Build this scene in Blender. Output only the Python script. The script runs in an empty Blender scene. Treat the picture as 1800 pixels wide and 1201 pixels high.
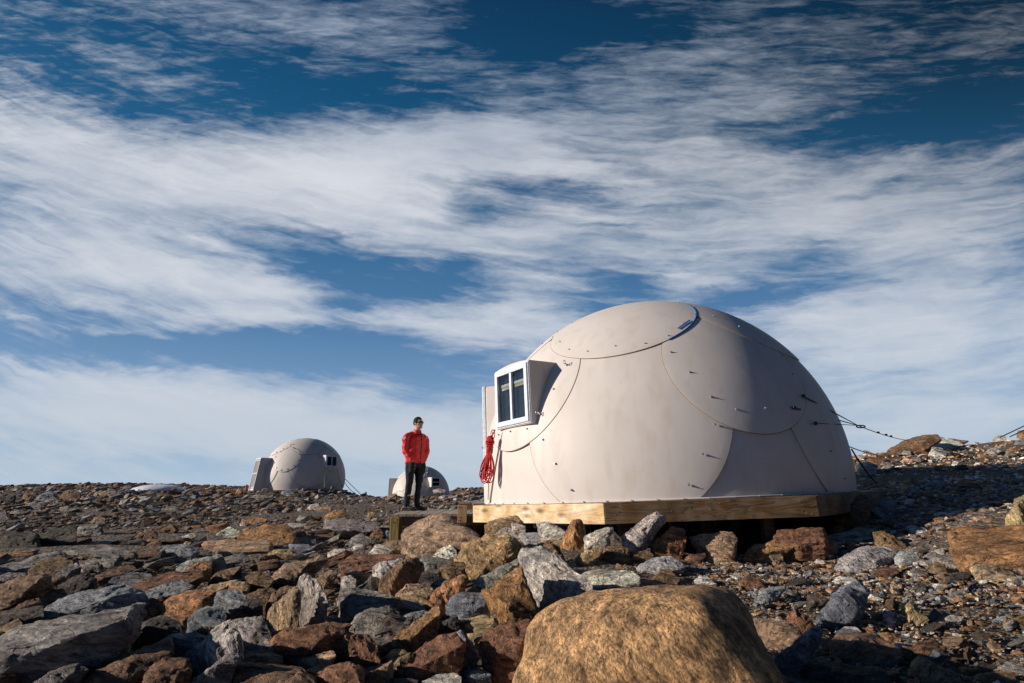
import bpy, bmesh, math, random
import numpy as np
from mathutils import Vector, Matrix, noise
from mathutils.geometry import intersect_line_plane
R_ = math.radians
rnd = random.Random(7)
SC = bpy.context.scene
COL = SC.collection

# ------------------------------------------------------------------ camera
FPX, SL, H0 = 1000.0, -0.0145, 868.5      # focal length in photo pixels, horizon slope, horizon row
ROLL = math.atan(SL)
PITCH = math.atan((H0-600.5)*math.cos(ROLL)/FPX)
EYE = Vector((0, 0, 1.0))
cam_d = bpy.data.cameras.new("camera"); cam = bpy.data.objects.new("camera", cam_d); COL.objects.link(cam)
cam_d.sensor_width = 36; cam_d.lens = 36*FPX/1800; cam_d.clip_start = .05; cam_d.clip_end = 20000
cam.location = EYE
cam.rotation_euler = (Matrix.Rotation(math.pi/2+PITCH, 3, 'X') @ Matrix.Rotation(ROLL, 3, 'Z')).to_euler()
SC.camera = cam

def ray(px, py):
    "direction of the photo's line of sight, used to measure where things stand"
    x = px-900.0; y = 600.5-py; c, s = math.cos(ROLL), math.sin(ROLL)
    X = x*c-y*s; Y = x*s+y*c
    return Vector((X, FPX*math.cos(PITCH)-Y*math.sin(PITCH), Y*math.cos(PITCH)+FPX*math.sin(PITCH)))
def at(px, py, Y):
    r = ray(px, py); return EYE + r*(Y/r.y)
def onz(px, py, z):
    r = ray(px, py); return EYE + r*((z-1.0)/r.z)

# ------------------------------------------------------------------ sun and sky
SUN_AZ, SUN_EL = R_(188.5), R_(17)          # direction towards the sun (math angle), elevation
sd = Vector((math.cos(SUN_AZ)*math.cos(SUN_EL), math.sin(SUN_AZ)*math.cos(SUN_EL), math.sin(SUN_EL)))
sl = bpy.data.lights.new("sun", 'SUN'); sl.energy = 4.8; sl.angle = R_(.5); sl.color = (1, .88, .75)
so = bpy.data.objects.new("sun", sl); COL.objects.link(so)
so.rotation_euler = sd.to_track_quat('Z', 'Y').to_euler()
SC.view_settings.view_transform = 'Standard'; SC.view_settings.look = 'None'
SC.view_settings.exposure = 0.14; SC.view_settings.gamma = 1

W = bpy.data.worlds.new("World"); SC.world = W; W.use_nodes = True
nt = W.node_tree; N = nt.nodes; L = nt.links; N.clear()
class G:
    "small node helper"
    def __init__(s, nt): s.nt = nt
    def n(s, t, **k):
        a = s.nt.nodes.new(t)
        for q, v in k.items(): setattr(a, q, v)
        return a
    def l(s, a, b): s.nt.links.new(a, b)
    def setin(s, nd, i, v):
        if hasattr(v, 'is_output') or isinstance(v, bpy.types.NodeSocket): s.l(v, nd.inputs[i])
        else: nd.inputs[i].default_value = v
    def math(s, op, a, b=None, c=None, clamp=False):
        m = s.n('ShaderNodeMath', operation=op, use_clamp=clamp); s.setin(m, 0, a)
        if b is not None: s.setin(m, 1, b)
        if c is not None: s.setin(m, 2, c)
        return m.outputs[0]
    def vmath(s, op, a, b=None):
        m = s.n('ShaderNodeVectorMath', operation=op); s.setin(m, 0, a)
        if b is not None: s.setin(m, 1, b)
        return m.outputs['Value'] if op in ('DOT_PRODUCT', 'LENGTH') else m.outputs[0]
    def mapping(s, v, loc=(0,0,0), rot=(0,0,0), sc=(1,1,1), typ='POINT'):
        m = s.n('ShaderNodeMapping', vector_type=typ); s.l(v, m.inputs[0])
        m.inputs[1].default_value = loc; m.inputs[2].default_value = rot; m.inputs[3].default_value = sc
        return m.outputs[0]
    def noise(s, v, scale, det=4, rough=.55, dist=0., out=0):
        m = s.n('ShaderNodeTexNoise'); 
        if v is not None: s.l(v, m.inputs['Vector'])
        m.inputs['Scale'].default_value = scale; m.inputs['Detail'].default_value = det
        m.inputs['Roughness'].default_value = rough; m.inputs['Distortion'].default_value = dist
        return m.outputs[out]
    def ramp(s, f, stops, interp='LINEAR'):
        m = s.n('ShaderNodeValToRGB'); s.l(f, m.inputs[0]); cr = m.color_ramp; cr.interpolation = interp
        while len(cr.elements) < len(stops): cr.elements.new(.5)
        for e, (p, c) in zip(cr.elements, stops):
            e.position = p; e.color = (c, c, c, 1) if isinstance(c, (int, float)) else (*c, 1)
        return m.outputs[0]
    def mix(s, f, a, b, mode='MIX'):
        m = s.n('ShaderNodeMix', data_type='RGBA', blend_type=mode)
        for i, v in ((0, f), (6, a), (7, b)):
            if isinstance(v, bpy.types.NodeSocket): s.l(v, m.inputs[i])
            else: m.inputs[i].default_value = v if i == 0 else ((*v, 1) if len(v) == 3 else v)
        return m.outputs[2]
    def mrange(s, v, a, b, c=0., d=1., smooth=False):
        m = s.n('ShaderNodeMapRange'); s.l(v, m.inputs[0])
        if smooth: m.interpolation_type = 'SMOOTHSTEP'
        for i, q in ((1, a), (2, b), (3, c), (4, d)): m.inputs[i].default_value = q
        return m.outputs[0]
g = G(nt)
sky = g.n('ShaderNodeTexSky', sky_type='NISHITA'); sky.sun_disc = False
sky.sun_elevation = SUN_EL; sky.sun_rotation = math.pi/2-SUN_AZ
sky.altitude = 800; sky.air_density = 1.0; sky.dust_density = .3; sky.ozone_density = 3.0
geo = g.n('ShaderNodeTexCoord'); D = geo.outputs['Generated']
# cloud layer: a chart of the sky fixed in world directions, centred on the northern sky
Fv = (0, math.cos(PITCH), math.sin(PITCH)); Uv = (0, -math.sin(PITCH), math.cos(PITCH))
den = g.math('MAXIMUM', g.vmath('DOT_PRODUCT', D, Fv), .12)
u = g.math('DIVIDE', g.vmath('DOT_PRODUCT', D, (1, 0, 0)), den)
v = g.math('DIVIDE', g.vmath('DOT_PRODUCT', D, Uv), den)
cb = g.n('ShaderNodeCombineXYZ'); g.l(u, cb.inputs[0]); g.l(v, cb.inputs[1]); UV = cb.outputs[0]
# warp so the edges of the cloud masses are ragged and drawn out
wn = g.noise(g.mapping(UV, sc=(1.0, 2.2, 1)), 3.2, 5, .6, .3, out=1)
wv = g.vmath('MULTIPLY', g.vmath('SUBTRACT', wn, (.5, .5, .5)), (.26, .12, 0))
wn2 = g.noise(g.mapping(UV, loc=(3, 1, 0), rot=(0, 0, R_(8)), sc=(1.0, 3.5, 1)), 11, 5, .65, .2, out=1)
wv2 = g.vmath('MULTIPLY', g.vmath('SUBTRACT', wn2, (.5, .5, .5)), (.10, .035, 0))
UW = g.vmath('ADD', g.vmath('ADD', UV, wv), wv2)
BL = [ # photo-chart x, y, rx, ry, angle, amount
(280,300,430,100,-8,.95),(620,292,330,88,4,1.15),(40,210,260,90,-24,.6),(130,440,360,100,-6,.95),(330,480,230,60,-12,.8),
(770,405,270,62,-3,.85),(1010,290,360,55,0,.55),(600,30,340,42,-8,.52),(760,75,190,60,-14,.36),(200,90,220,26,-18,.34),(360,110,140,34,-10,.28),
(1270,85,280,38,5,.28),(1150,112,170,38,12,.45),(1080,205,520,58,5,.48),(1420,175,280,50,5,.25),(1350,320,480,80,3,.72),(1200,430,460,75,2,.78),
(1620,410,320,95,5,.8),(1560,555,380,85,8,.9),(1700,660,330,130,0,.95),(500,500,100,24,-5,.7),(520,546,180,22,-3,1.0),(850,553,200,46,12,1.05),
(1010,590,230,34,0,.9),(180,700,500,80,-3,1.15),(520,740,540,72,-4,1.1),(100,795,360,34,0,.65),(800,765,260,50,0,.7),(1600,770,380,70,0,.6),
(20,525,60,10,-12,.7),(230,575,80,8,-8,.5),(110,640,160,28,-10,.55),(900,230,230,45,0,.3),(1500,90,300,60,0,.10),(640,200,120,50,10,.3),(1300,500,200,30,4,.4),
(560,432,120,24,-15,-.42),(950,330,150,20,-6,-.65),(1090,285,120,22,-15,-.45),(650,470,180,14,-4,-.55),(750,508,130,24,0,-.45),(1450,438,130,28,14,-.55),
(1130,500,150,18,0,-.5),(1330,522,200,26,8,-.85),(1560,245,260,34,-3,-.5),(960,66,270,56,0,-.95),(600,160,240,55,-5,-.55),(100,100,260,60,-10,-.2),(330,200,160,30,-15,-.3),(1680,180,240,100,0,-.55),(620,607,260,34,-2,-.85),(300,612,330,30,-2,-.8),
(1600,330,120,16,12,-.3),(1080,395,80,10,4,-.35),(760,285,20,8,0,0)]
acc = None
for (x, y, rx, ry, an, am) in BL:
    if am == 0: continue
    m = g.mapping(UW, loc=((x-900)/1000, (600.5-y)/1000, 0), rot=(0, 0, R_(an)), sc=(rx/1000*1.25, ry/1000*1.35, 1), typ='TEXTURE')
    gr = g.n('ShaderNodeTexGradient', gradient_type='SPHERICAL'); g.l(m, gr.inputs[0])
    acc = g.math('MULTIPLY', gr.outputs['Fac'], am) if acc is None else g.math('MULTIPLY_ADD', gr.outputs['Fac'], am, acc)
# fibres
# streak field whose grain falls to the right in the west and levels out in the east
kk = g.math('ADD', g.math('MULTIPLY', u, -.13), g.math('MULTIPLY', g.math('MULTIPLY', u, u), .16))
cc_ = g.n('ShaderNodeCombineXYZ'); g.l(u, cc_.inputs[0]); g.l(g.math('SUBTRACT', v, kk), cc_.inputs[1])
UC = g.vmath('ADD', cc_.outputs[0], g.vmath('MULTIPLY', wv, (.5, .5, 0)))
f1 = g.noise(g.mapping(UC, sc=(1, 5.5, 1)), 4.5, 7, .56, .35)
f2 = g.noise(g.mapping(UV, loc=(5, 2, 0), rot=(0, 0, R_(-26)), sc=(1.2, 4, 1)), 15, 7, .66, .6)
f3 = g.noise(g.mapping(UV, rot=(0, 0, R_(76)), sc=(.8, 6, 1)), 9, 7, .66, .8)
f4 = g.noise(g.mapping(UW, loc=(9, 4, 0), rot=(0, 0, R_(14)), sc=(1, 2.6, 1)), 2.6, 6, .6, .6)
f5 = g.noise(g.mapping(UC, loc=(2, 7, 0), sc=(1, 8, 1)), 8, 7, .56, .6)
hi = g.mrange(v, .26, .5, 0, 1, True)
fA = g.math('MULTIPLY_ADD', f2, .30, g.math('MULTIPLY', f1, 1.0))
fB = g.math('MULTIPLY_ADD', f3, .75, g.math('MULTIPLY', f2, .55))
fib = g.math('ADD', g.math('MULTIPLY', fA, g.math('SUBTRACT', 1, hi)), g.math('MULTIPLY', fB, hi))
fray = g.math('ADD', g.math('MULTIPLY', g.math('SUBTRACT', fib, .65), 1.9), g.math('MULTIPLY', g.math('SUBTRACT', f5, .5), 1.05))
fray = g.math('MULTIPLY', fray, g.math('SUBTRACT', 1, g.math('MULTIPLY', g.mrange(acc, .35, 1.15, 0, 1, True), .62)))
dens = g.math('ADD', g.math('MULTIPLY', acc, .86), fray)
dens = g.math('ADD', dens, g.math('MULTIPLY', g.math('SUBTRACT', f4, .5), .9))
low = g.mrange(v, -.26, -.08, .20, 0., True)
dens = g.math('ADD', dens, low)
alpha = g.mrange(dens, -.22, 1.32, 0, 1, True)
alpha = g.math('POWER', alpha, .85)
alpha = g.math('MULTIPLY', alpha, g.math('MULTIPLY_ADD', fib, .20, .82), clamp=True)
# clear-sky colour: the sky model, deepened away from the horizon as through the dry polar air
z = g.n('ShaderNodeSeparateXYZ'); g.l(D, z.inputs[0])
grad = g.ramp(g.mrange(z.outputs[2], 0, 1), [(0, (.40, .52, .66)), (.11, (.22, .35, .53)), (.26, (.085, .20, .38)), (.45, (.015, .11, .245)), (.6, (.003, .068, .165)), (.74, (.001, .030, .085))])
grad = g.mix(1.0, grad, (10, 10, 10), 'MULTIPLY')
skc = g.mix(.9, sky.outputs[0], grad)
east = g.math('MULTIPLY', g.mrange(u, -.3, .95, 0, 1, True), g.mrange(v, -.05, .6, 0, 1, True))
shade = g.math('SUBTRACT', 1, g.math('MULTIPLY', east, .74))
skc = g.mix(1.0, skc, shade, 'MULTIPLY')
# unseen sky (south, far east) darkened and blued to lower the ambient light
sD = g.n('ShaderNodeSeparateXYZ'); g.l(D, sD.inputs[0])
south = g.mrange(sD.outputs[1], .45, -.25, 1, 0, True)
eastd = g.mrange(sD.outputs[0], .66, .95, 1, 0, True)
away = g.math('MULTIPLY', south, eastd)
skc = g.mix(away, g.mix(1.0, skc, (.42, .60, .80), 'MULTIPLY'), skc)
cl = g.ramp(g.mrange(z.outputs[2], 0, 1), [(0, (.46, .53, .61)), (.22, (.56, .60, .66)), (.50, (.64, .66, .71)), (.60, (.46, .51, .60)), (.74, (.24, .31, .42))])
cl = g.mix(1.0, cl, (10, 10, 10), 'MULTIPLY')
cl = g.mix(1.0, cl, g.math('SUBTRACT', 1, g.math('MULTIPLY', east, .5)), 'MULTIPLY')
alpha = g.math('MULTIPLY', alpha, g.math('MULTIPLY_ADD', away, .82, .18))
col = g.mix(alpha, skc, cl)
bg = g.n('ShaderNodeBackground'); g.l(col, bg.inputs[0]); bg.inputs[1].default_value = .10
ow = g.n('ShaderNodeOutputWorld'); g.l(bg.outputs[0], ow.inputs[0])

# ------------------------------------------------------------------ object helpers
def tag(o, label=None, cat=None, group=None, kind=None):
    if label: o['label'] = label
    if cat: o['category'] = cat
    if group: o['group'] = group
    if kind: o['kind'] = kind
    return o
def empty(name, loc, rz=0.0):
    o = bpy.data.objects.new(name, None); o.location = loc; o.rotation_euler = (0, 0, rz); COL.objects.link(o); o.empty_display_size = .1
    return o
def link(name, me, mat=None, parent=None):
    o = bpy.data.objects.new(name, me); COL.objects.link(o)
    if mat is not None and not me.materials: me.materials.append(mat)
    if parent is not None: o.parent = parent
    return o
def obj(name, bm, mat=None, parent=None, smooth=False, sharp=None):
    me = bpy.data.meshes.new(name); bm.to_mesh(me); bm.free()
    if smooth:
        me.polygons.foreach_set('use_smooth', [True]*len(me.polygons))
        if sharp: me.set_sharp_from_angle(angle=R_(sharp))
    return link(name, me, mat, parent)
def box(bm, c, s, M=None, bev=0.0):
    r = bmesh.ops.create_cube(bm, size=1); vs = r['verts']
    bmesh.ops.scale(bm, vec=s, verts=vs); bmesh.ops.translate(bm, vec=c, verts=vs)
    if bev:
        es = list({e for v in vs for e in v.link_edges})
        rr = bmesh.ops.bevel(bm, geom=es, offset=bev, segments=2, affect='EDGES', profile=.5); vs = rr['verts'] 
        vs = list({v for f in rr['faces'] for v in f.verts} | set(v for v in vs if v.is_valid))
    if M is not None: bmesh.ops.transform(bm, matrix=M, verts=[v for v in vs if v.is_valid])
    return vs
def tube(bm, pts, r, seg=8, closed=False, r2=None):
    pts = [Vector(p) for p in pts]; n = len(pts); rings = []
    up = Vector((0, 0, 1))
    for i, p in enumerate(pts):
        a = pts[(i-1) % n] if (closed or i > 0) else p; b = pts[(i+1) % n] if (closed or i < n-1) else p
        t = (b-a).normalized()
        if abs(t.dot(up)) > .98: up = Vector((1, .1, 0)).normalized()
        s = t.cross(up).normalized(); q = s.cross(t)
        up = q
        rr = r if r2 is None else r+(r2-r)*i/(n-1)
        rings.append([bm.verts.new(p+(s*math.cos(k*2*math.pi/seg)+q*math.sin(k*2*math.pi/seg))*rr) for k in range(seg)])
    for i in range(n if closed else n-1):
        A, B = rings[i], rings[(i+1) % n]
        for k in range(seg): bm.faces.new((A[k], A[(k+1) % seg], B[(k+1) % seg], B[k]))
    if not closed:
        bm.faces.new(rings[0][::-1]); bm.faces.new(rings[-1])
def prism(bm, poly, z0, z1):
    a = [bm.verts.new((x, y, z0)) for x, y in poly]; b = [bm.verts.new((x, y, z1)) for x, y in poly]; n = len(poly)
    bm.faces.new(a[::-1]); bm.faces.new(b)
    for i in range(n): bm.faces.new((a[i], a[(i+1) % n], b[(i+1) % n], b[i]))

# ------------------------------------------------------------------ materials
def newmat(name):
    m = bpy.data.materials.new(name); m.use_nodes = True; g = G(m.node_tree)
    bs = m.node_tree.nodes['Principled BSDF']; return m, g, bs
def simple(name, c, rough=.6, metal=0., bump=0., bscale=80):
    m, g, bs = newmat(name); tc = g.n('ShaderNodeTexCoord').outputs['Object']
    n = g.noise(tc, bscale*.2, 5, .6)
    g.l(g.mix(1., (*c,), g.ramp(n, [(.25, .78), (.75, 1.18)]), 'MULTIPLY'), bs.inputs['Base Color'])
    bs.inputs['Roughness'].default_value = rough; bs.inputs['Metallic'].default_value = metal
    if bump:
        b = g.n('ShaderNodeBump'); b.inputs['Strength'].default_value = bump; b.inputs['Distance'].default_value = .01
        g.l(g.noise(tc, bscale, 4), b.inputs['Height']); g.l(b.outputs[0], bs.inputs['Normal'])
    return m
def rockmat(name, src='object', band=0.0, stain=.45, scale=1.0, crack=.5, iso=.55, spk=.5, an=(.55, 3.4, 4.6), dist=.9, grain=.55):
    m, g, bs = newmat(name); tc = g.n('ShaderNodeTexCoord').outputs['Object']
    if src == 'object':
        oi = g.n('ShaderNodeObjectInfo'); base = oi.outputs['Color']
        cmb = g.n('ShaderNodeCombineXYZ'); g.l(g.math('MULTIPLY', oi.outputs['Random'], 37), cmb.inputs[0])
        g.l(g.math('MULTIPLY', oi.outputs['Random'], 91), cmb.inputs[2])
        tc = g.vmath('ADD', tc, cmb.outputs[0])
    else:
        at_ = g.n('ShaderNodeAttribute', attribute_name='tint'); base = at_.outputs['Color']
    n1 = g.noise(tc, 4*scale, 9, .68, .2)
    st = g.noise(g.mapping(tc, sc=an), 5.5*scale, 8, .64, dist)
    c = g.mix(1., base, g.ramp(n1, [(.30, (.50, .50, .52)), (.5, (1.1, 1.09, 1.08)), (.70, (1.9, 1.82, 1.72))]), 'MULTIPLY')
    c = g.mix(1., c, g.ramp(st, [(.36, (.34, .32, .31)), (.46, (.90, .90, .90)), (.56, (1.15, 1.12, 1.08)), (.66, (1.8, 1.70, 1.58))]), 'MULTIPLY')
    if band:
        bn = g.noise(g.mapping(tc, sc=(.8, 2.5, 5)), 6, 6, .6, 2.2)
        c = g.mix(g.ramp(bn, [(.44, 0.), (.50, band), (.55, .1), (.6, band)]), c, (.50, .50, .50))
    cv = g.n('ShaderNodeTexVoronoi', feature='DISTANCE_TO_EDGE'); cv.inputs['Scale'].default_value = 2.3*scale
    g.l(g.vmath('ADD', g.mapping(tc, sc=(1., 2.2, 3.4)), g.vmath('MULTIPLY', g.noise(tc, 5, 4, .6, 0, 1), (.45, .45, .45))), cv.inputs['Vector'])
    crk = g.ramp(cv.outputs['Distance'], [(0, 1-crack), (.014, 1-crack*.25), (.035, 1.)])
    c = g.mix(1., c, crk, 'MULTIPLY')
    gr = g.noise(g.mapping(tc, sc=(.45, 1.2, 1.3)), 42*scale, 5, .75)
    c = g.mix(grain, c, g.mix(1., c, g.ramp(gr, [(.36, (.25, .24, .24)), (.48, (.9, .9, .9)), (.60, (1.7, 1.65, 1.6))]), 'MULTIPLY'))
    s1 = g.noise(tc, 2.6*scale, 6, .6, .5)
    c = g.mix(g.ramp(s1, [(.54, 0.), (.68, stain)]), c, (.20, .085, .028))
    s2 = g.noise(tc, 38*scale, 3, .6)
    c = g.mix(g.ramp(s2, [(.60, 0.), (.68, spk)]), c, (.025, .023, .022))
    s3 = g.noise(tc, 75*scale, 2, .5)
    c = g.mix(g.ramp(s3, [(.62, 0.), (.72, spk)]), c, (.42, .40, .36))
    g.l(c, bs.inputs['Base Color'])
    g.l(g.ramp(n1, [(.3, .95), (.8, .72)]), bs.inputs['Roughness'])
    h = g.math('MULTIPLY_ADD', st, 1.0, g.math('MULTIPLY', g.noise(tc, 26*scale, 8, .72), iso))
    h = g.math('MULTIPLY_ADD', g.noise(tc, 110*scale, 4, .7), .12, h)
    h = g.math('MULTIPLY_ADD', crk, .35, h)
    h = g.math('MULTIPLY_ADD', gr, .22, h)
    b = g.n('ShaderNodeBump'); b.inputs['Strength'].default_value = 1.0; b.inputs['Distance'].default_value = .055/scale
    g.l(h, b.inputs['Height']); g.l(b.outputs[0], bs.inputs['Normal'])
    bs.inputs['Specular IOR Level'].default_value = .35
    return m
M_rock = rockmat('rock_surface'); M_gneiss = rockmat('banded_gneiss', band=.75, stain=.15); M_scree = rockmat('scree_surface', 'attr', scale=1.6)
M_boulder = rockmat('boulder_surface', stain=.35, crack=.3, scale=1.5, iso=.6, spk=.4, an=(.8, 2.0, 2.6), dist=.15, grain=.9)

def fibremat():
    m, g, bs = newmat('beige_fibreglass'); tc = g.n('ShaderNodeTexCoord').outputs['Object']
    n = g.noise(tc, 1.1, 5, .55, .4); n2 = g.noise(g.mapping(tc, sc=(1, 1, .35)), 5, 6, .6)
    c = g.mix(g.ramp(n, [(.35, 0.), (.7, 1.)]), (.65, .605, .57), (.705, .66, .63))
    c = g.mix(g.ramp(n2, [(.5, 0.), (.75, .4)]), c, (.50, .41, .33))
    n3 = g.noise(tc, 160, 2, .5); c = g.mix(g.ramp(n3, [(.66, 0.), (.76, .35)]), c, (.35, .28, .22))
    g.l(c, bs.inputs['Base Color']); g.l(g.ramp(n2, [(.3, .50), (.7, .60)]), bs.inputs['Roughness'])
    bs.inputs['Specular IOR Level'].default_value = .35
    b = g.n('ShaderNodeBump'); b.inputs['Strength'].default_value = .25; b.inputs['Distance'].default_value = .02
    g.l(g.math('MULTIPLY_ADD', g.noise(tc, 220, 2), .02, g.noise(tc, 1.6, 3)), b.inputs['Height']); g.l(b.outputs[0], bs.inputs['Normal'])
    return m
M_fib = fibremat()
def woodmat(name, c1, c2, c3, knots=True, ax=0):
    m, g, bs = newmat(name); tc = g.n('ShaderNodeTexCoord').outputs['Object']
    sc = [6., 6., 6.]; sc[ax] = .7
    p = g.mapping(tc, sc=tuple(sc))
    n = g.noise(p, 1.15, 3, .5, .7)
    w = g.math('FRACT', g.math('MULTIPLY', n, 8.0))
    ring = g.ramp(w, [(0, .05), (.5, .35), (.86, 1.), (1., .05)])
    c = g.mix(ring, c1, c2); c = g.mix(g.ramp(g.noise(tc, 1.7, 4), [(.4, 0.), (.7, .6)]), c, c3)
    if knots:
        k = [1.5, 1.5, 6.5]; k[ax] = 2.6
        vo = g.n('ShaderNodeTexVoronoi'); g.l(g.mapping(tc, sc=tuple(k)), vo.inputs['Vector']); vo.inputs['Scale'].default_value = 1.0
        c = g.mix(g.ramp(vo.outputs['Distance'], [(.05, 1.), (.14, .7), (.30, 0.)]), c, (.17, .065, .012))
        c = g.mix(1., c, g.ramp(g.noise(tc, 3.5, 4, .6), [(.35, (.72, .66, .55)), (.6, (1.1, 1.1, 1.1))]), 'MULTIPLY')
    g.l(c, bs.inputs['Base Color']); bs.inputs['Roughness'].default_value = .62
    b = g.n('ShaderNodeBump'); b.inputs['Strength'].default_value = .3; b.inputs['Distance'].default_value = .006
    g.l(ring, b.inputs['Height']); g.l(b.outputs[0], bs.inputs['Normal'])
    return m
M_pine = woodmat('fresh_pine', (.72, .53, .27), (.52, .30, .09), (.86, .78, .66))
M_pine2 = woodmat('shade_toned_pine', (.21, .13, .055), (.045, .024, .010), (.27, .21, .14))  # dark-grained pine; grazing light on the right skirts is darkened into the colour
M_wold = woodmat('brown_timber', (.15, .085, .045), (.09, .045, .02), (.19, .12, .07), False)
M_wgrey = woodmat('grey_deck_board', (.34, .28, .21), (.22, .17, .12), (.42, .37, .30), False, 1)
M_post = woodmat('green_treated_post', (.38, .27, .07), (.24, .16, .04), (.42, .31, .12), False, 2)
M_post2 = woodmat('tan_post', (.46, .29, .14), (.34, .19, .08), (.52, .36, .20), False, 2)
M_alu = simple('white_frame_paint', (.74, .80, .90), .35)
M_steel = simple('galvanised_steel', (.42, .43, .45), .4, .8)
M_dark = simple('dark_steel', (.05, .05, .055), .5, .5)
M_caulk = simple('tan_sealant', (.30, .21, .11), .7); M_gap = simple('dark_seam', (.035, .03, .028), .8)
M_tape = simple('blue_tape', (.02, .16, .50), .5)
M_rope = simple('red_rope_fibre', (.62, .008, .012), .55, 0, .5, 300)
M_cable = simple('wire_cable', (.03, .03, .033), .45, .4); M_cable2 = simple('thin_grey_wire', (.22, .23, .24), .5, .5)
def glassmat(name, c):
    m, g, bs = newmat(name); t = g.n('ShaderNodeBsdfTransparent'); t.inputs[0].default_value = (*c, 1)
    gl = g.n('ShaderNodeBsdfGlossy'); gl.inputs['Roughness'].default_value = .02
    fr = g.n('ShaderNodeFresnel'); fr.inputs[0].default_value = 1.45
    mx = g.n('ShaderNodeMixShader'); g.l(g.math('MULTIPLY', fr.outputs[0], .22), mx.inputs[0]); g.l(t.outputs[0], mx.inputs[1]); g.l(gl.outputs[0], mx.inputs[2])
    g.l(mx.outputs[0], m.node_tree.nodes['Material Output'].inputs[0])
    return m
M_glass = glassmat('window_glass', (.85, .88, .9))
M_room = simple('dark_room', (.0025, .0035, .006), .9); M_green = simple('green_curtain', (.005, .055, .035), .8)
M_blind = simple('rolled_blind', (.62, .60, .55), .7); M_screen = simple('grey_insect_screen', (.17, .18, .19), .7)
M_door = simple('grey_door_frame', (.40, .42, .45), .5)
M_snow = simple('old_snow', (.82, .85, .90), .6, 0, .4, 30)

# ------------------------------------------------------------------ ground
GP = [(0,1190,2.9),(450,1190,3),(900,1190,3.1),(1350,1190,3.1),(1795,1190,3.0),(100,1060,4.7),(450,1060,4.7),(800,1060,4.6),(1100,1060,4.7),(1500,1060,4.8),(1780,1060,4.3),
(200,1000,6.8),(600,1000,6.6),(1350,985,7.2),(1500,960,7.4),(1650,940,7.2),(1790,935,6.5),(1790,878,8.3),(1600,905,8.4),(1560,870,10.5),(1560,848,12.3),(1700,832,12.5),(1790,828,12.5),
(1530,806,15),(1600,797,16),(1700,787,17),(1795,776,17),(100,940,10.5),(350,940,10.5),(600,940,10.2),(705,952,9.7),(880,955,7.8),(1000,982,6.8),(1150,988,6.7),
(100,900,17),(350,900,18),(600,895,19),(100,878,28),(350,877,32),(560,873,38),(450,867,43),(600,867,44.5),(530,861,50),(645,879.5,46),(690,880,48),(740,882,60),(740,881,64),(800,879,58),
(150,854.5,60),(30,867,45),(280,856.5,60),(400,861.5,58),(840,867,70),(850,859,76),(800,861,76)]
pts = [tuple(at(*p)) for p in GP]
pts += [(2.5,10.4,.3),(2.5,16,.5),(6,22,1.2),(-14.3,58,-.25),(-14.5,72,-2),(-45,85,-.5),(-30,80,.4),(0,110,-1),(25,60,.5),(-70,95,-2),(-4,-2,.15),(4,-2,.2),(0,0,.14),(0,1.5,.15),
        (0,-9,.1),(-10,0,.2),(10,0,.7),(-10,5,.25),(-1,12,.35),(12,8,1.0),(25,25,1.9),(30,12,2),(-40,20,.4),(-60,50,1.6),(60,60,0),(-3,10,.28)]
TP = np.array(pts, float)
def _k(r2): return np.where(r2 > 0, .5*r2*np.log(np.maximum(r2, 1e-12)), 0)
_n = len(TP); sw = .001*np.maximum(1, np.hypot(TP[:,0], TP[:,1]))**2
A = np.zeros((_n+3, _n+3)); A[:_n,:_n] = _k(((TP[:,None,:2]-TP[None,:,:2])**2).sum(-1))+np.diag(sw)
A[:_n,_n] = 1; A[:_n,_n+1:] = TP[:,:2]; A[_n,:_n] = 1; A[_n+1:,:_n] = TP[:,:2].T
TW = np.linalg.solve(A, np.r_[TP[:,2], 0, 0, 0])
def T(x, y):
    x = np.asarray(x, float); y = np.asarray(y, float); s = x.shape
    X = np.stack([x.ravel(), y.ravel()], 1); out = np.empty(len(X))
    for i in range(0, len(X), 4000):
        q = X[i:i+4000]; out[i:i+4000] = _k(((q[:,None]-TP[None,:,:2])**2).sum(-1))@TW[:_n]+TW[_n]+q@TW[_n+1:]
    r = np.hypot(X[:,0], X[:,1]-10); f = np.clip((r-75)/60, 0, 1); f = f*f*(3-2*f)
    return (out*(1-f)+(-7)*f).reshape(s)
def sink(x, y):
    "the packed slabs of the left foreground stand over deep gaps"
    a = np.clip((1.0-x)/1.1, 0, 1); b = np.clip((9.0-y)/2.2, 0, 1); c = np.clip((x+6)/1.5, 0, 1); d = np.clip((y-1.5)/1, 0, 1)
    return .10*a*b*c*d
def Tz(x, y): return float(T(np.array([x]), np.array([y]))[0])
def ground_hit(px, py):
    r = ray(px, py); Y = np.geomspace(1.2, 90, 420); X = Y*r.x/r.y; Z = 1+Y*r.z/r.y
    d = Z-T(X, Y); k = np.where(d < 0)[0]
    if len(k) == 0: k = [int(np.argmin(d))]
    i = k[0]
    if i == 0: return Y[0]
    a = d[i-1]/(d[i-1]-d[i]+1e-9) if d[i] < 0 else 0
    return float(Y[i-1]+(Y[i]-Y[i-1])*a)

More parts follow.
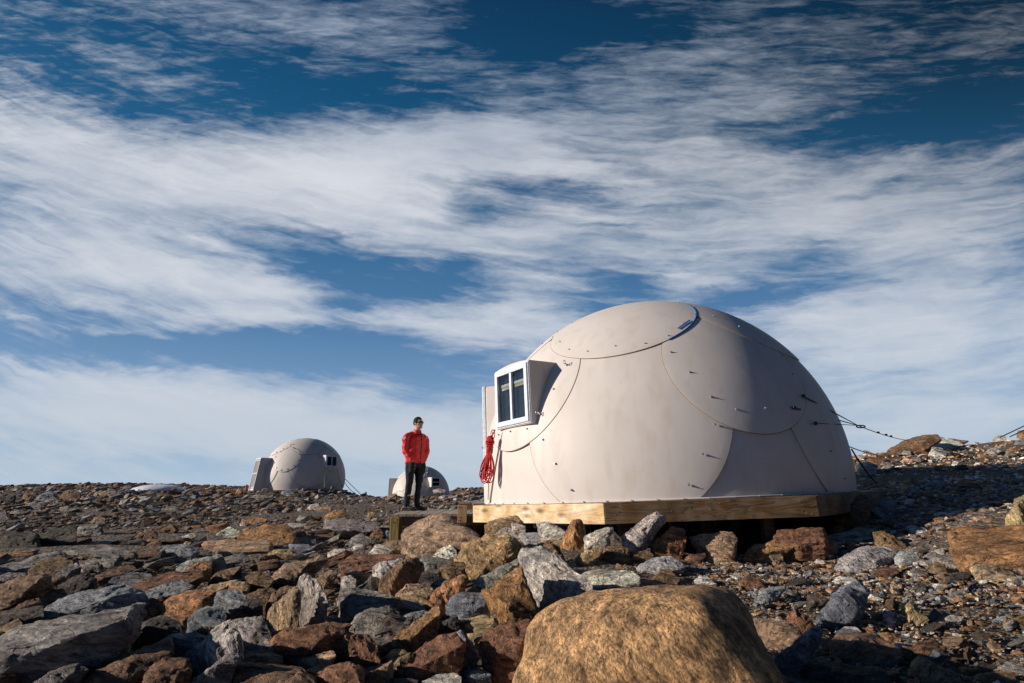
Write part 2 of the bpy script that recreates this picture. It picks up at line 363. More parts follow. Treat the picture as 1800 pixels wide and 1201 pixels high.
nr, na = 230, 420
rr = np.r_[0, np.geomspace(.4, 220, nr)]; aa = np.linspace(0, 2*np.pi, na, endpoint=False)
X = rr[:,None]*np.cos(aa); Y = rr[:,None]*np.sin(aa)
Z = T(X, Y)-sink(X, Y)
for (fx, fy, am, ph) in ((1.7,2.3,.02,0),(3.1,-2.1,.015,1),(5.3,4.7,.012,2),(-9,7.7,.008,3),(.6,.45,.04,1)): Z += am*np.sin(fx*X+fy*Y+ph)*np.cos(fy*.8*X-fx*.9*Y+ph)
Z = np.where(rr[:,None] > 170, np.minimum(Z, -6), Z)
vv = np.stack([X[1:].ravel(), Y[1:].ravel(), Z[1:].ravel()], 1); vv = np.vstack([[0, 0, Z[0,0]], vv])
fs = [(0, 1+j, 1+(j+1) % na) for j in range(na)]
for i in range(nr-1):
    b0 = 1+i*na; b1 = b0+na
    for j in range(na):
        k = (j+1) % na; fs.append((b0+j, b1+j, b1+k, b0+k))
me = bpy.data.meshes.new('ground'); me.from_pydata(vv.tolist(), [], fs); me.polygons.foreach_set('use_smooth', [True]*len(fs))
m, g, bs = newmat('gravel_ground'); tc = g.n('ShaderNodeTexCoord').outputs['Object']
vo = g.n('ShaderNodeTexVoronoi'); g.l(tc, vo.inputs['Vector']); vo.inputs['Scale'].default_value = 26; vo.inputs['Randomness'].default_value = 1
vo2 = g.n('ShaderNodeTexVoronoi'); g.l(tc, vo2.inputs['Vector']); vo2.inputs['Scale'].default_value = 9
sp = g.n('ShaderNodeSeparateColor'); g.l(vo.outputs['Color'], sp.inputs[0])
c = g.ramp(sp.outputs[0], [(0, (.07, .055, .04)), (.3, (.15, .10, .06)), (.55, (.12, .11, .10)), (.8, (.20, .14, .08)), (1, (.26, .25, .23))], 'CONSTANT')
sp2 = g.n('ShaderNodeSeparateColor'); g.l(vo2.outputs['Color'], sp2.inputs[0])
c = g.mix(.45, c, g.ramp(sp2.outputs[1], [(0, (.06, .05, .04)), (.5, (.13, .09, .06)), (.8, (.10, .10, .10))], 'CONSTANT'))
c = g.mix(1., c, g.ramp(g.noise(tc, .35, 5), [(.3, 1.0), (.7, 1.6)]), 'MULTIPLY')
g.l(c, bs.inputs['Base Color']); bs.inputs['Roughness'].default_value = .95
b = g.n('ShaderNodeBump'); b.inputs['Strength'].default_value = 1; b.inputs['Distance'].default_value = .04
g.l(g.math('SUBTRACT', 1, g.math('MULTIPLY_ADD', vo2.outputs['Distance'], 1.2, g.math('MULTIPLY_ADD', g.noise(tc, 70, 4), .3, vo.outputs['Distance']))), b.inputs['Height']); g.l(b.outputs[0], bs.inputs['Normal'])
tag(link('ground', me, m), kind='structure')
bm = bmesh.new(); bmesh.ops.create_circle(bm, cap_ends=True, cap_tris=True, segments=128, radius=9000)
m, g, bs = newmat('ice_sheet'); tc = g.n('ShaderNodeTexCoord').outputs['Object']
g.l(g.ramp(g.noise(tc, .02, 5), [(.3, (.58, .64, .72)), (.7, (.74, .78, .82))]), bs.inputs['Base Color']); bs.inputs['Roughness'].default_value = .7
o = obj('ice_sheet', bm, m); o.location = (0, 0, -3.5); tag(o, kind='structure')

# ------------------------------------------------------------------ domes
def dirv(az, el): return Vector((math.cos(az)*math.cos(el), math.sin(az)*math.cos(el), math.sin(el)))
BUMPS = []
def radial(R, d, main):
    if not main: return R
    r = R
    for (b, s, a) in BUMPS:
        r += a*math.exp(-(1-d.dot(b))/(1-math.cos(s)))
    return r
def capmesh(R, lift, az, el, ang, off, main, nrg=26, seg=96, lip=.03):
    ax = dirv(R_(az), R_(el)); u = ax.orthogonal().normalized(); w = ax.cross(u)
    bm = bmesh.new(); prev = None; c = Vector((0, 0, lift))
    def P(t, p, o):
        d = ax*math.cos(t)+(u*math.cos(p)+w*math.sin(p))*math.sin(t); return c+d*(radial(R, d, main)+o)
    top = bm.verts.new(P(0, 0, off))
    for i in range(1, nrg+3):
        t = R_(ang)*min(i/nrg, 1); o = off if i < nrg else (off-.002 if i == nrg else (off-.006 if i == nrg+1 else off-lip))
        if i > nrg: t += R_(.03)
        ring = [bm.verts.new(P(t, 2*math.pi*k/seg, o)) for k in range(seg)]
        for k in range(seg):
            k2 = (k+1) % seg
            if prev is None: bm.faces.new((top, ring[k], ring[k2]))
            else: bm.faces.new((prev[k], ring[k], ring[k2], prev[k2]))
        prev = ring
    bmesh.ops.recalc_face_normals(bm, faces=bm.faces[:])
    r = bmesh.ops.bisect_plane(bm, geom=bm.verts[:]+bm.edges[:]+bm.faces[:], plane_co=(0, 0, .002), plane_no=(0, 0, 1), clear_inner=True)
    return bm
def ringmesh(R, lift, az, el, ang, off, main, r=.006, seg=110):
    ax = dirv(R_(az), R_(el)); u = ax.orthogonal().normalized(); w = ax.cross(u); c = Vector((0, 0, lift)); pts = []
    t = R_(ang)+R_(.06)
    for k in range(seg):
        p = 2*math.pi*k/seg; d = ax*math.cos(t)+(u*math.cos(p)+w*math.sin(p))*math.sin(t); pts.append(c+d*(radial(R, d, main)+off))
    bm = bmesh.new()
    run = []; ok = [p.z > .01 for p in pts]
    if all(ok): tube(bm, pts, r, 6, True)
    else:
        s0 = next(i for i in range(seg) if ok[i] and not ok[i-1])
        for k in range(seg):
            i = (s0+k) % seg
            if ok[i]: run.append(pts[i])
            else: break
        if len(run) > 2: tube(bm, run, r, 6)
    return bm
def bolt_mesh(hook=False):
    bm = bmesh.new()
    bmesh.ops.create_cone(bm, cap_ends=True, segments=12, radius1=.021, radius2=.017, depth=.008, matrix=Matrix.Translation((0, 0, .004)))
    bmesh.ops.create_cone(bm, cap_ends=True, segments=8, radius1=.0075, radius2=.0075, depth=.026, matrix=Matrix.Translation((0, 0, .019)))
    bmesh.ops.create_cone(bm, cap_ends=True, segments=6, radius1=.014, radius2=.014, depth=.010, matrix=Matrix.Translation((0, 0, .014)))
    if hook: tube(bm, [(0, math.sin(a)*.026, .07+math.cos(a)*.026) for a in [k*math.pi/7 for k in range(14)]], .006, 6, True)
    me = bpy.data.meshes.new('bolt'); bm.to_mesh(me); bm.free(); me.materials.append(M_steel); return me
BOLT = bolt_mesh(); HOOK = bolt_mesh(True)
def place_bolt(parent, d, rad, lift, me=None, s=1.0):
    o = bpy.data.objects.new('bolt', me or BOLT); COL.objects.link(o); o.parent = parent
    o.location = Vector((0, 0, lift))+d*rad; o.rotation_euler = d.to_track_quat('Z', 'Y').to_euler(); o.scale = (s, s, s)
def frameM(az):   # local axes: x = outwards, y = tangent, z = up
    return Matrix.Rotation(R_(az), 4, 'Z')
def make_dome(name, label, loc, lift, R, k0, win, door, wz, tilt=0.,  main=False, group=None, cat='dome', curtain_or_dark_room='room', wq=3.12, doorq=(3.72, 3.5)):
    root = empty(name, loc); root.rotation_euler = (0, -tilt, 0); tag(root, label, cat, group)
    seg = 192 if main else 96
    bm = bmesh.new(); bmesh.ops.create_uvsphere(bm, u_segments=seg, v_segments=seg//2, radius=1)
    for v_ in bm.verts:
        d = v_.co.normalized(); v_.co = Vector((0, 0, lift))+d*(radial(R, d, main)-.026)
    bmesh.ops.bisect_plane(bm, geom=bm.verts[:]+bm.edges[:]+bm.faces[:], plane_co=(0, 0, 0), plane_no=(0, 0, 1), clear_inner=True)
    obj('shell', bm, M_fib, root, True)
    nrg, sg = (26, 110) if main else (12, 64)
    for k in range(5):
        for (az, el, an, off) in ((k0+36+72*k, 14.2, 27.4, 0.), (k0+72*k, 27.5, 20.2, .009), (k0+32.5+72*k, 54.6, 22.6, .018)):
            p = obj('panel', capmesh(R, lift, az, el, an, off, main, nrg, sg), M_fib, root, True, 30)
            obj('sealant', ringmesh(R, lift, az, el, an, off-.006, main, .005 if main else .008), M_caulk if (main and off > .005) else M_gap if not main else M_caulk, p, True)
    bm = bmesh.new()      # base flange
    rb = math.sqrt(R*R-lift*lift); n = 96
    tube(bm, [(math.cos(2*math.pi*k/n)*(rb+.012), math.sin(2*math.pi*k/n)*(rb+.012), .012) for k in range(n)], .014, 6, True)
    obj('base_flange', bm, M_fib, root, True)
    for (waz, wh, ww) in win:
        M = frameM(waz) @ Matrix.Translation((0, .065 if main else 0, 0)); z0, z1 = wz; hw = ww/2
        bm = bmesh.new()  # hood: four walls with an arched top
        def arch(y): return z1+.03+.04*(1-(y/(hw+.03))**2)
        ys = [(-hw-.03)+(2*hw+.06)*i/10 for i in range(11)]
        prof = [(-hw-.03, z0-.03), (hw+.03, z0-.03)]+[(y, arch(y)) for y in ys[::-1]]
        inn = [(-hw+.03, z0+.03), (hw-.03, z0+.03)]+[(max(-hw+.03, min(hw-.03, y)), z1-.02) for y in ys[::-1]]
        V = {}
        for q, pr, t in ((wq, prof, 'of'), (wq-.85, prof, 'ob'), (wq, inn, 'if'), (wq-.5, inn, 'ib')):
            V[t] = [bm.verts.new((q, y, z)) for y, z in pr]
        n_ = len(prof)
        for i in range(n_):
            j = (i+1) % n_
            bm.faces.new((V['ob'][i], V['of'][i], V['of'][j], V['ob'][j])); bm.faces.new((V['of'][i], V['if'][i], V['if'][j], V['of'][j]))
            bm.faces.new((V['if'][i], V['ib'][i], V['ib'][j], V['if'][j]))
        bmesh.ops.remove_doubles(bm, verts=bm.verts[:], dist=1e-5)
        bmesh.ops.transform(bm, matrix=M, verts=bm.verts[:]); bmesh.ops.recalc_face_normals(bm, faces=bm.faces[:])
        hood = obj('window_hood', bm, M_fib, root, True, 30)
        bm = bmesh.new(); fw = .075
        zc, hh = (z0+z1)/2, (z1-z0)
        for (y, z_, sy, sz) in ((-hw+fw/2, zc, fw, hh), (hw-fw/2, zc, fw, hh), (0, z0+fw/2, ww-2*fw, fw), (0, z1-fw/2, ww-2*fw, fw)):
            box(bm, (wq+.02, y, z_), (.045, sy-.001, sz), M, .006)
        for (y, z_, sy, sz) in ((-hw-.008, zc, .02, hh+.04), (hw+.008, zc, .02, hh+.04), (0, z0-.008, ww, .02), (0, z1+.008, ww, .02)):
            box(bm, (wq+.002, y, z_), (.03, sy, sz), M)
        if wh: box(bm, (wq+.018, 0, zc), (.038, .055, hh-2*fw), M, .006)
        else: box(bm, (wq+.018, 0, zc), (.038, ww-2*fw, .055), M, .006)
        fr = obj('window_frame', bm, M_alu, root)
        for s in (-1, 1):
            bm = bmesh.new(); iw, ih = ww-2*fw, hh-2*fw
            if wh: box(bm, (wq+.005, s*iw/4, zc), (.006, iw/2-.03, ih), M)
            else: box(bm, (wq+.005, 0, zc+s*ih/4), (.006, iw, ih/2-.03), M)
            obj('pane', bm, M_glass, fr)
        bm = bmesh.new(); box(bm, (wq-.075, 0, zc), (.01, ww-.075, hh-.07), M)
        obj('curtain_or_dark_room', bm, M_green if curtain_or_dark_room == 'green' else M_room, fr)  # without a green curtain, a near-black sheet paints the unlit interior
        if main:
            for s in (-1, 1):
                bm = bmesh.new(); tube(bm, [M@Vector((wq-.035, s*.19-.14, z1-.24)), M@Vector((wq-.035, s*.19+.14, z1-.24))], .032, 16)
                bl = obj('rolled_blind', bm, M_blind, fr, True, 40)
                bm = bmesh.new(); box(bm, (wq-.035, s*.19, z1-.29), (.04, .28, .035), M); obj('blind_rail', bm, M_pine, bl)
    # door vestibule
    M = frameM(door); qb, qt = doorq; hw = .56 if main else .50; H = 2.13 if main else 2.30
    bm = bmesh.new(); v8 = []
    for (q, z_) in ((2.2, 0), (qb, 0), (qt, H), (2.0, H)):
        v8.append([bm.verts.new(M@Vector((q, s*hw, z_))) for s in (-1, 1)])
    for s in (0, 1):
        f = [v8[i][s] for i in range(4)]; bm.faces.new(f if s == 0 else f[::-1])
    for i in range(4):
        j = (i+1) % 4
        bm.faces.new((v8[i][0], v8[i][1], v8[j][1], v8[j][0]))
    bmesh.ops.recalc_face_normals(bm, faces=bm.faces[:])
    es = [e for e in bm.edges]; bmesh.ops.bevel(bm, geom=es, offset=.035, segments=3, affect='EDGES', profile=.5)
    obj('vestibule', bm, M_fib, root, True, 30)
    sl_ = math.atan2(qb-qt, H); FM = M @ Matrix.Translation((qb+.012, 0, 0)) @ Matrix.Rotation(-sl_, 4, 'Y')
    bm = bmesh.new()
    for (y, z_, sy, sz) in ((-hw+.03, H/2, .07, H), (hw-.03, H/2, .07, H), (0, H-.035, 2*hw-.13, .07), (0, .05, 2*hw-.13, .10)): box(bm, (0.015, y, z_), (.06, sy, sz), FM, .008)
    obj('door_frame', bm, M_alu, root)
    bm = bmesh.new(); 
    for (y, z_, sy, sz) in ((-.46, H/2, .10, H-.2), (.46, H/2, .10, H-.2), (0, H-.16, .82, .12), (0, H*.52, .82, .13), (0, .19, .82, .17)): box(bm, (0.03, y, z_), (.04, sy, sz), FM, .006)
    dr = obj('door', bm, M_alu if main else M_door, root)
    for z_ in (H*.28+.06, H*.74): 
        bm = bmesh.new(); box(bm, (.022, 0, z_), (.01, .82, H*.40), FM); obj('door_screen', bm, M_screen, dr)
    bm = bmesh.new(); tube(bm, [FM@Vector((.05, .43, H*.47)), FM@Vector((.10, .43, H*.47)), FM@Vector((.10, .36, H*.47))], .012, 6); obj('door_handle', bm, M_dark, dr)
    return root
TILT = .023
DC = (2.528, 10.367); DZ = .907; LIFT = .394; DR = 3.05
# slight departures of the moulded panels from a true sphere, measured from its outline
def sph_hit(px, py, extra=0.):
    d = ray(px, py).normalized(); c = Vector((*DC, DZ+LIFT)); o = EYE-c; b = o.dot(d); q = b*b-(o.dot(o)-(DR+extra)**2)
    t = -b-math.sqrt(max(q, 0)); return (o+d*t).normalized()
main = make_dome('dome_shelter', 'large beige fibreglass dome shelter in the foreground on a pine platform', (*DC, DZ), LIFT, DR, 212.5,
    [(212.5, True, .92)], 165, (1.17, 2.05), TILT, True, cat='dome', wq=3.0, doorq=(2.97, 2.96), group='beige fibreglass dome shelters')
Rt = Matrix.Rotation(TILT, 3, 'Y')
z1 = lambda x, y: (820+x/4.286, 500+y/4.286)
z2 = lambda x, y: (1200+x/3, 500+y/3)
z3 = lambda x, y: (820+x/4.286, 740+y/4.286)
bl = [z1(*p) for p in ((660,405),(714,440),(783,498),(921,512),(1128,472),(1352,453),(1525,395),(1640,303),(1725,238),(1712,178),(1602,142),(1505,135),(1372,135),(1200,156),(1038,194),(798,288),(693,360),(584,455),(1545,516),(1685,665),(665,792),(465,1090),(342,1110),(254,1135),(580,1170))]
bl += [z2(*p) for p in ((152,595),(285,660),(438,654),(172,740),(108,895),(34,1056),(163,172),(298,228),(435,296),(525,350),(555,366),(525,380),(578,477),(780,880),(850,1023),(620,596),(572,656),(686,738))]
bl += [z3(*p) for p in ((675,322),(798,520))]
for p in bl:
    d = Rt@sph_hit(*p); place_bolt(main, d, DR+.012, LIFT, None, .78)
for p in (z1(765, 612), z1(565, 980)):
    d = Rt@sph_hit(*p); place_bolt(main, d, DR+.012, LIFT, HOOK, 1.0)
for k in range(22):
    a = R_(196+6*k); bb = bpy.data.objects.new('bolt', BOLT); COL.objects.link(bb); bb.parent = main; rb = 3.06; bb.scale = (.55, .55, .55)
    bb.location = (math.cos(a)*rb, math.sin(a)*rb, .012)
def patch_strip(px1, px2, wid, parent, name, mat, n=8):
    a = Rt@sph_hit(*px1); b = Rt@sph_hit(*px2); bm = bmesh.new(); prev = None
    side = a.cross(b).normalized()
    for i in range(n+1):
        d = a.lerp(b, i/n).normalized(); ring = []
        for s, o in ((-1, .028), (-1, .031), (1, .031), (1, .028)):
            dd = (d+side*s*wid/2/DR).normalized(); ring.append(bm.verts.new(Vector((0, 0, LIFT))+dd*(DR+o)))
        if prev: 
            for k in range(4): bm.faces.new((prev[k], ring[k], ring[(k+1) % 4], prev[(k+1) % 4]))
        prev = ring
    bmesh.ops.recalc_face_normals(bm, faces=bm.faces[:]); obj(name, bm, mat, parent)
patch_strip(z1(1598, 345), z1(1686, 282), .028, main, 'blue_tape', M_tape)
bm = bmesh.new(); pp = []   # blue masking tape left along the rim of the top panel
ax = dirv(R_(245), R_(54.6)); uu = ax.orthogonal().normalized(); ww_ = ax.cross(uu)
a1 = Rt@sph_hit(*z1(1530, 425)); a2 = Rt@sph_hit(*z1(1735, 165))
def angof(d): return math.atan2(d.dot(ww_), d.dot(uu))
t1, t2 = angof(a1), angof(a2)
if t2-t1 > math.pi: t2 -= 2*math.pi
if t1-t2 > math.pi: t2 += 2*math.pi
for k in range(25):
    p = t1+(t2-t1)*k/24; t = R_(22.72); d = ax*math.cos(t)+(uu*math.cos(p)+ww_*math.sin(p))*math.sin(t); pp.append(Vector((0, 0, LIFT))+d*(DR+.018))
tube(bm, pp, .011, 6); obj('edge_tape', bm, M_tape, main, True)

# platform under the large dome
plat = empty('wooden_platform', (*DC, DZ)); plat.rotation_euler = (0, -TILT, 0)
tag(plat, 'octagonal pine platform with board skirts carrying the large dome', 'platform')
OR = 3.36; oct_ = [(OR*math.cos(R_(a)), OR*math.sin(R_(a))) for a in (20, 65, 110, 155, 200, 245, 290, 335)]
bm = bmesh.new(); prism(bm, [(x*.992, y*.992) for x, y in oct_], -.035, -.003); obj('deck_top', bm, M_pine2, plat)
for i in range(8):
    (x0, y0), (x1, y1) = oct_[i], oct_[(i+1) % 8]; c = ((x0+x1)/2, (y0+y1)/2); ln = math.hypot(x1-x0, y1-y0); a = math.atan2(y1-y0, x1-x0)
    bm = bmesh.new(); e = .0 if i % 2 else .012
    box(bm, (0, 0, -.125), (ln+e, .040, .250), None, .004)
    rng = random.Random(i)
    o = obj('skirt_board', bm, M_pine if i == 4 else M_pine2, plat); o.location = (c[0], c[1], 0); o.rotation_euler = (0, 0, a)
    bm = bmesh.new()
    for q in range(12):
        sx = rng.choice([-1, 1, 1, -1, 0]); xx = sx*(ln/2-.03-rng.random()*.18) if sx else rng.uniform(-.5, .5)
        bmesh.ops.create_cone(bm, cap_ends=True, segments=8, radius1=.007, radius2=.006, depth=.006, matrix=Matrix.Translation((xx, -.022, -rng.uniform(.03, .22))) @ Matrix.Rotation(math.pi/2, 4, 'X'))
    so_ = obj('screws', bm, M_steel, o)
for i in range(8):
    x0, y0 = oct_[i]
    for f in (.74, .36):
        bm = bmesh.new(); zz = Tz(DC[0]+x0*f, DC[1]+y0*f)
        box(bm, (0, 0, (-.25-(DZ-zz+.1))/2), (.14, .14, max(.1, DZ-zz+.1-.25)), None, .004)
        o = obj('support_post', bm, M_pine2, plat); o.location = (x0*f, y0*f, 0)
for yy in (-1.6, 0, 1.6):
    bm = bmesh.new(); box(bm, (0, 0, 0), (4.6 if abs(yy) > 1 else 6.2, .09, .19), None, .004); o = obj('joist', bm, M_wold, plat); o.location = (0, yy, -.14)

# lower walkway with the post
wk = empty('walkway_deck', (-1.2, 9.3, .72)); tag(wk, 'low weathered boardwalk the man in red stands on', 'deck')
bm = bmesh.new()
nb = 14
for k in range(nb):
    t0 = k/nb; x0 = -.72+t0*1.66; xb = -1.0+t0*1.94
    bw = .108; vs = []
    for z_ in (-.036, 0):
        for (x, y) in ((x0, -.03), (x0+bw, -.03), (xb+bw*1.08, 2.95), (xb, 2.95)): vs.append(bm.verts.new((x, y, z_-(k*.0011)+.007*((k*7) % 3-1)*.3)))
    for f in ((3,2,1,0),(4,5,6,7),(0,1,5,4),(1,2,6,5),(2,3,7,6),(3,0,4,7)): bm.faces.new([vs[i] for i in f])
obj('decking', bm, M_wgrey, wk)
bm = bmesh.new(); box(bm, (.12, .02, -.112), (1.45, .045, .145), None, .004); obj('edge_beam', bm, M_wold, wk)
bm = bmesh.new(); box(bm, (-.76, 1.5, -.112), (.045, 2.8, .145), None, .004); obj('edge_beam', bm, M_wold, wk)
bm = bmesh.new(); box(bm, (.1, 2.8, -.112), (1.7, .045, .145), None, .004); obj('edge_beam', bm, M_wold, wk)
bm = bmesh.new(); box(bm, (-.655, -.05, -.29), (.135, .09, .50), None, .006); obj('post', bm, M_post, wk)
bm = bmesh.new(); box(bm, (-.567, -.02, -.29), (.035, .07, .50), None, .003); obj('post_cleat', bm, M_wold, wk)
bm = bmesh.new(); box(bm, (.385, -.045, -.01), (.142, .05, .26), None, .004); o = obj('post', bm, M_post2, wk)
for (x, z_) in ((.345, .09), (.35, -.06), (.35, -.105), (-.67, -.12)):
    bm = bmesh.new(); bmesh.ops.create_cone(bm, cap_ends=True, segments=8, radius1=.008, radius2=.008, depth=.006, matrix=Matrix.Translation((x, -.073 if x > 0 else -.098, z_)) @ Matrix.Rotation(math.pi/2, 4, 'X')); obj('screw', bm, M_dark, wk)
# landing before the door
ld = empty('door_landing', (-.45, 12.9, .86)); tag(ld, 'small grey landing deck at the door of the large dome', 'deck')
bm = bmesh.new()
for k in range(12): box(bm, (-.62+k*.118, 0, -.018), (.108, 1.9, .036))
obj('decking', bm, M_wgrey, ld)
bm = bmesh.new(); box(bm, (.02, -.92, -.11), (1.36, .045, .145), None, .004); obj('edge_beam', bm, M_wold, ld)
bm = bmesh.new(); box(bm, (.0, .9, -.11), (1.36, .045, .145), None, .004); obj('edge_beam', bm, M_wold, ld)
for x in (-.55, .55):
    bm = bmesh.new(); box(bm, (x, -.8, -.40), (.09, .09, .5), None, .004); obj('post', bm, M_wold, ld)
bs_ = empty('side_step', (-.55, 10.1, .86)); tag(bs_, 'dark timber step tucked between tan post and pale platform skirt', 'step')
bm = bmesh.new(); box(bm, (0, 0, -.14), (.30, .05, .26), None, .004); obj('riser_board', bm, M_wold, bs_)
bm = bmesh.new(); box(bm, (.0, .75, -.02), (.34, 1.45, .036), None, .004); obj('tread', bm, M_wgrey, bs_)

# far domes
d2 = make_dome('dome_shelter', 'mid-distance beige dome with green-curtained window and screen door', (-16.05, 44.6, 1.50), .86, 3.05, 261, [(325, True, .98)], 222, (1.62, 2.42), 0, False, 'beige fibreglass dome shelters', curtain_or_dark_room='green', wq=3.2, doorq=(3.75, 3.42))
d3 = make_dome('dome_shelter', 'small far dome behind the legs of the man in red', (-10.0, 63.0, .49), .52, 3.05, 306, [(306, False, .98)], 192, (1.35, 2.25), 0, False, 'beige fibreglass dome shelters', wq=3.3, doorq=(3.38, 3.3))
for dm, k0, azr, lift in ((d2, 261, (225, 345), .86), (d3, 306, (225, 330), .52)):
    cnt = 0
    for k in range(5):
        for (az, el, an, off) in ((k0+72*k, 27.5, 17.8, .013), (k0+32.5+72*k, 54.6, 20., .026)):
            ax = dirv(R_(az), R_(el)); uu = ax.orthogonal().normalized(); w2 = ax.cross(uu)
            for q in range(12):
                p = q*math.pi/6; d = ax*math.cos(R_(an))+(uu*math.cos(p)+w2*math.sin(p))*math.sin(R_(an)); a = math.degrees(math.atan2(d.y, d.x)) % 360
                if azr[0] < a < azr[1] and d.z < .85 and cnt < 42:
                    place_bolt(dm, d, 3.05+off, lift, None, 2.0); cnt += 1
p2 = empty('wooden_platform', (-16.05, 44.6, 1.50)); tag(p2, 'timber base showing under the mid-distance dome', 'platform')
bm = bmesh.new(); prism(bm, [(3.3*math.cos(R_(22.5+45*k)), 3.3*math.sin(R_(22.5+45*k))) for k in range(8)], -.30, -.01); obj('deck_frame', bm, M_pine2, p2)
bm = bmesh.new(); box(bm, (-4.6, -.6, -.16), (2.4, 1.2, .20), None, .01); obj('entry_deck', bm, M_wold, p2)
p3 = empty('wooden_platform', (-10.0, 63.0, .49)); tag(p3, 'timber base of the small far dome', 'platform')
bm = bmesh.new(); prism(bm, [(3.3*math.cos(R_(22.5+45*k)), 3.3*math.sin(R_(22.5+45*k))) for k in range(8)], -.30, -.01); obj('deck_frame', bm, M_pine2, p3)

def on_dome(px, py, extra=.02):
    "point on the skin of the large dome"
    return Vector((*DC, DZ+LIFT))+sph_hit(px, py)*(DR+extra)
def sag(a, b, n=14, s=.0):
    return [a.lerp(b, i/n)-Vector((0, 0, s*4*(i/n)*(1-i/n))) for i in range(n+1)]
# guy cables
J = at(1508, 748, 9.0)
gc = empty('guy_cable', J); tag(gc, 'black guy cable whose three strands join beside the dome and run to the hill', 'cable')
def rel(pts, o): return [Vector(p)-o for p in pts]
for (a, b, n_) in ((1407, 698.5, 2), (1390.5, 718.5, 2), (1428, 746, 1)):
    A_ = on_dome(a, b, .05)
    for q in range(n_):
        bm = bmesh.new(); tube(bm, rel(sag(A_+Vector((0, 0, -.02*q)), J, 8), J), .0055, 6); obj('strand', bm, M_cable, gc)
    bm = bmesh.new(); bmesh.ops.create_cone(bm, cap_ends=True, segments=14, radius1=.026, radius2=.022, depth=.03, matrix=Matrix.Translation(A_-J) @ sph_hit(a, b).to_track_quat('Z', 'Y').to_matrix().to_4x4()); obj('anchor_plate', bm, M_dark, gc)
E_ = at(1598, 774.5, 15.2); E_.z = max(E_.z, Tz(E_.x, E_.y)+.02)
bm = bmesh.new(); tube(bm, rel(sag(J, E_, 16, .04), J), .0075, 6); obj('main_cable', bm, M_cable, gc)
for t in (.28, .42, .52):
    bm = bmesh.new(); p = J.lerp(E_, t)-J; box(bm, p-Vector((0, 0, .02)), (.045, .022, .035), None, .004); obj('cable_clamp', bm, M_dark, gc)
bm = bmesh.new(); tube(bm, [Vector((.07*math.cos(a)+.06, .03, .018*math.sin(a)-.015)) for a in [k*math.pi/8 for k in range(16)]], .010, 6, True); obj('shackle', bm, M_steel, gc)
def cable(pa, pb, r, label, s=0., mat=None, group=None):
    bm = bmesh.new(); tube(bm, rel(sag(pa, pb, 14, s), pa), r, 6); o = obj('guy_cable', bm, mat or M_cable); o.location = pa; tag(o, label, 'cable', group)
cable(at(1492, 785, 10.9), at(1546, 801, 14.4), .010, 'thin cable leaving the right rim of the large dome towards the skyline', .02)
cable(at(1497, 790, 10.6), at(1542, 850, 11.3), .016, 'dark cable dropping steeply beside the right edge of the large dome', .06)
cable(at(1640, 787, 13.5), at(1770, 830, 12.2), .010, 'thin cable lying over the white boulder on the hill', -.05)
cable(at(1758, 769, 16.4), at(1840, 730, 16.0), .016, 'upper of two cables rising off the hilltop at the right edge', 0, None)
cable(at(1775, 768, 16.2), at(1840, 738, 15.8), .016, 'lower of two cables rising off the hilltop at the right edge', 0, None)
cable(at(606.5, 842, 44.3), at(636, 871, 44.0), .022, 'upper guy line right of the mid-distance dome', 0, M_cable2)
cable(at(604, 845, 44.3), at(622, 866, 43.8), .022, 'lower guy line right of the mid-distance dome', .1, M_cable2)
cable(at(570, 838, 41.9), at(570.5, 874, 41.3), .011, 'guy line hanging straight down the face of the mid-distance dome', 0, M_cable)
cable(at(597, 832, 42.2), at(601, 868, 41.8), .011, 'short line under the window of the mid-distance dome', 0, M_cable)
cable(at(764, 855, 60.2), at(788, 876, 59.6), .025, 'guy line slanting down the right side of the small far dome', 0, M_cable2)

# red rope coil
K = at(870, 755, 9.08)
rc = empty('rope_coil', K); tag(rc, 'coiled bright red rope hanging under the window of the large dome', 'rope')
Q = lambda px, py, e=0: at(px, py, 9.05)-K
bm = bmesh.new(); tube(bm, [Q(870, 755), Q(869.5, 758), Q(866, 764), Q(863.5, 770)], .009, 8)
tube(bm, [Q(868.5, 757)+Vector((-.03*math.sin(a)-.02, -.01, -.06+.07*math.cos(a))) for a in [k*math.pi/8 for k in range(16)]], .008, 6, True); obj('hanging_loop', bm, M_rope, rc, True)
top = Q(861.5, 775); bot = Q(857, 850); rr_ = random.Random(5)
bm = bmesh.new()
for k in range(7):
    t = k/6
    c = top.lerp(bot, .02+t*.26); rx = .055-.012*t if k > 1 else .062
    tube(bm, [c+Vector((rx*math.cos(a), rx*.8*math.sin(a), .012*math.sin(a*2+k))) for a in [j*math.pi/8 for j in range(16)]], .0125, 6, True)
for k in range(5):
    c = top+Vector((0, 0, .02)); tl = R_(25*k)
    tube(bm, [c+Vector((.05*math.cos(a)*math.cos(tl), .05*math.cos(a)*math.sin(tl), .05*math.sin(a))) for a in [j*math.pi/7 for j in range(14)]], .012, 6, True)
obj('wrapping', bm, M_rope, rc, True)
sdx = Vector((.9, -.43, 0)).normalized()
for k in range(13):
    bm = bmesh.new(); s0 = top.lerp(bot, .22); f = rr_.uniform(.72, 1.0); e0 = top.lerp(bot, f); w = rr_.uniform(.03, .12); off = rr_.uniform(-.10, .05)
    pts_ = []
    for j in range(25):
        a = 2*math.pi*j/24
        t = (1-math.cos(a))/2
        ww2 = w*math.sin(a)*(.25+.85*t)
        p = s0.lerp(e0, t)+sdx*(ww2+off*t)+Vector((0, -.03, 0))*math.sin(k*1.7+t*3)
        pts_.append(p)
    tube(bm, pts_[:-1], .0085, 6, True); obj('rope_loop', bm, M_rope, rc, True)
bm = bmesh.new(); p0 = on_dome(869, 760, .03)
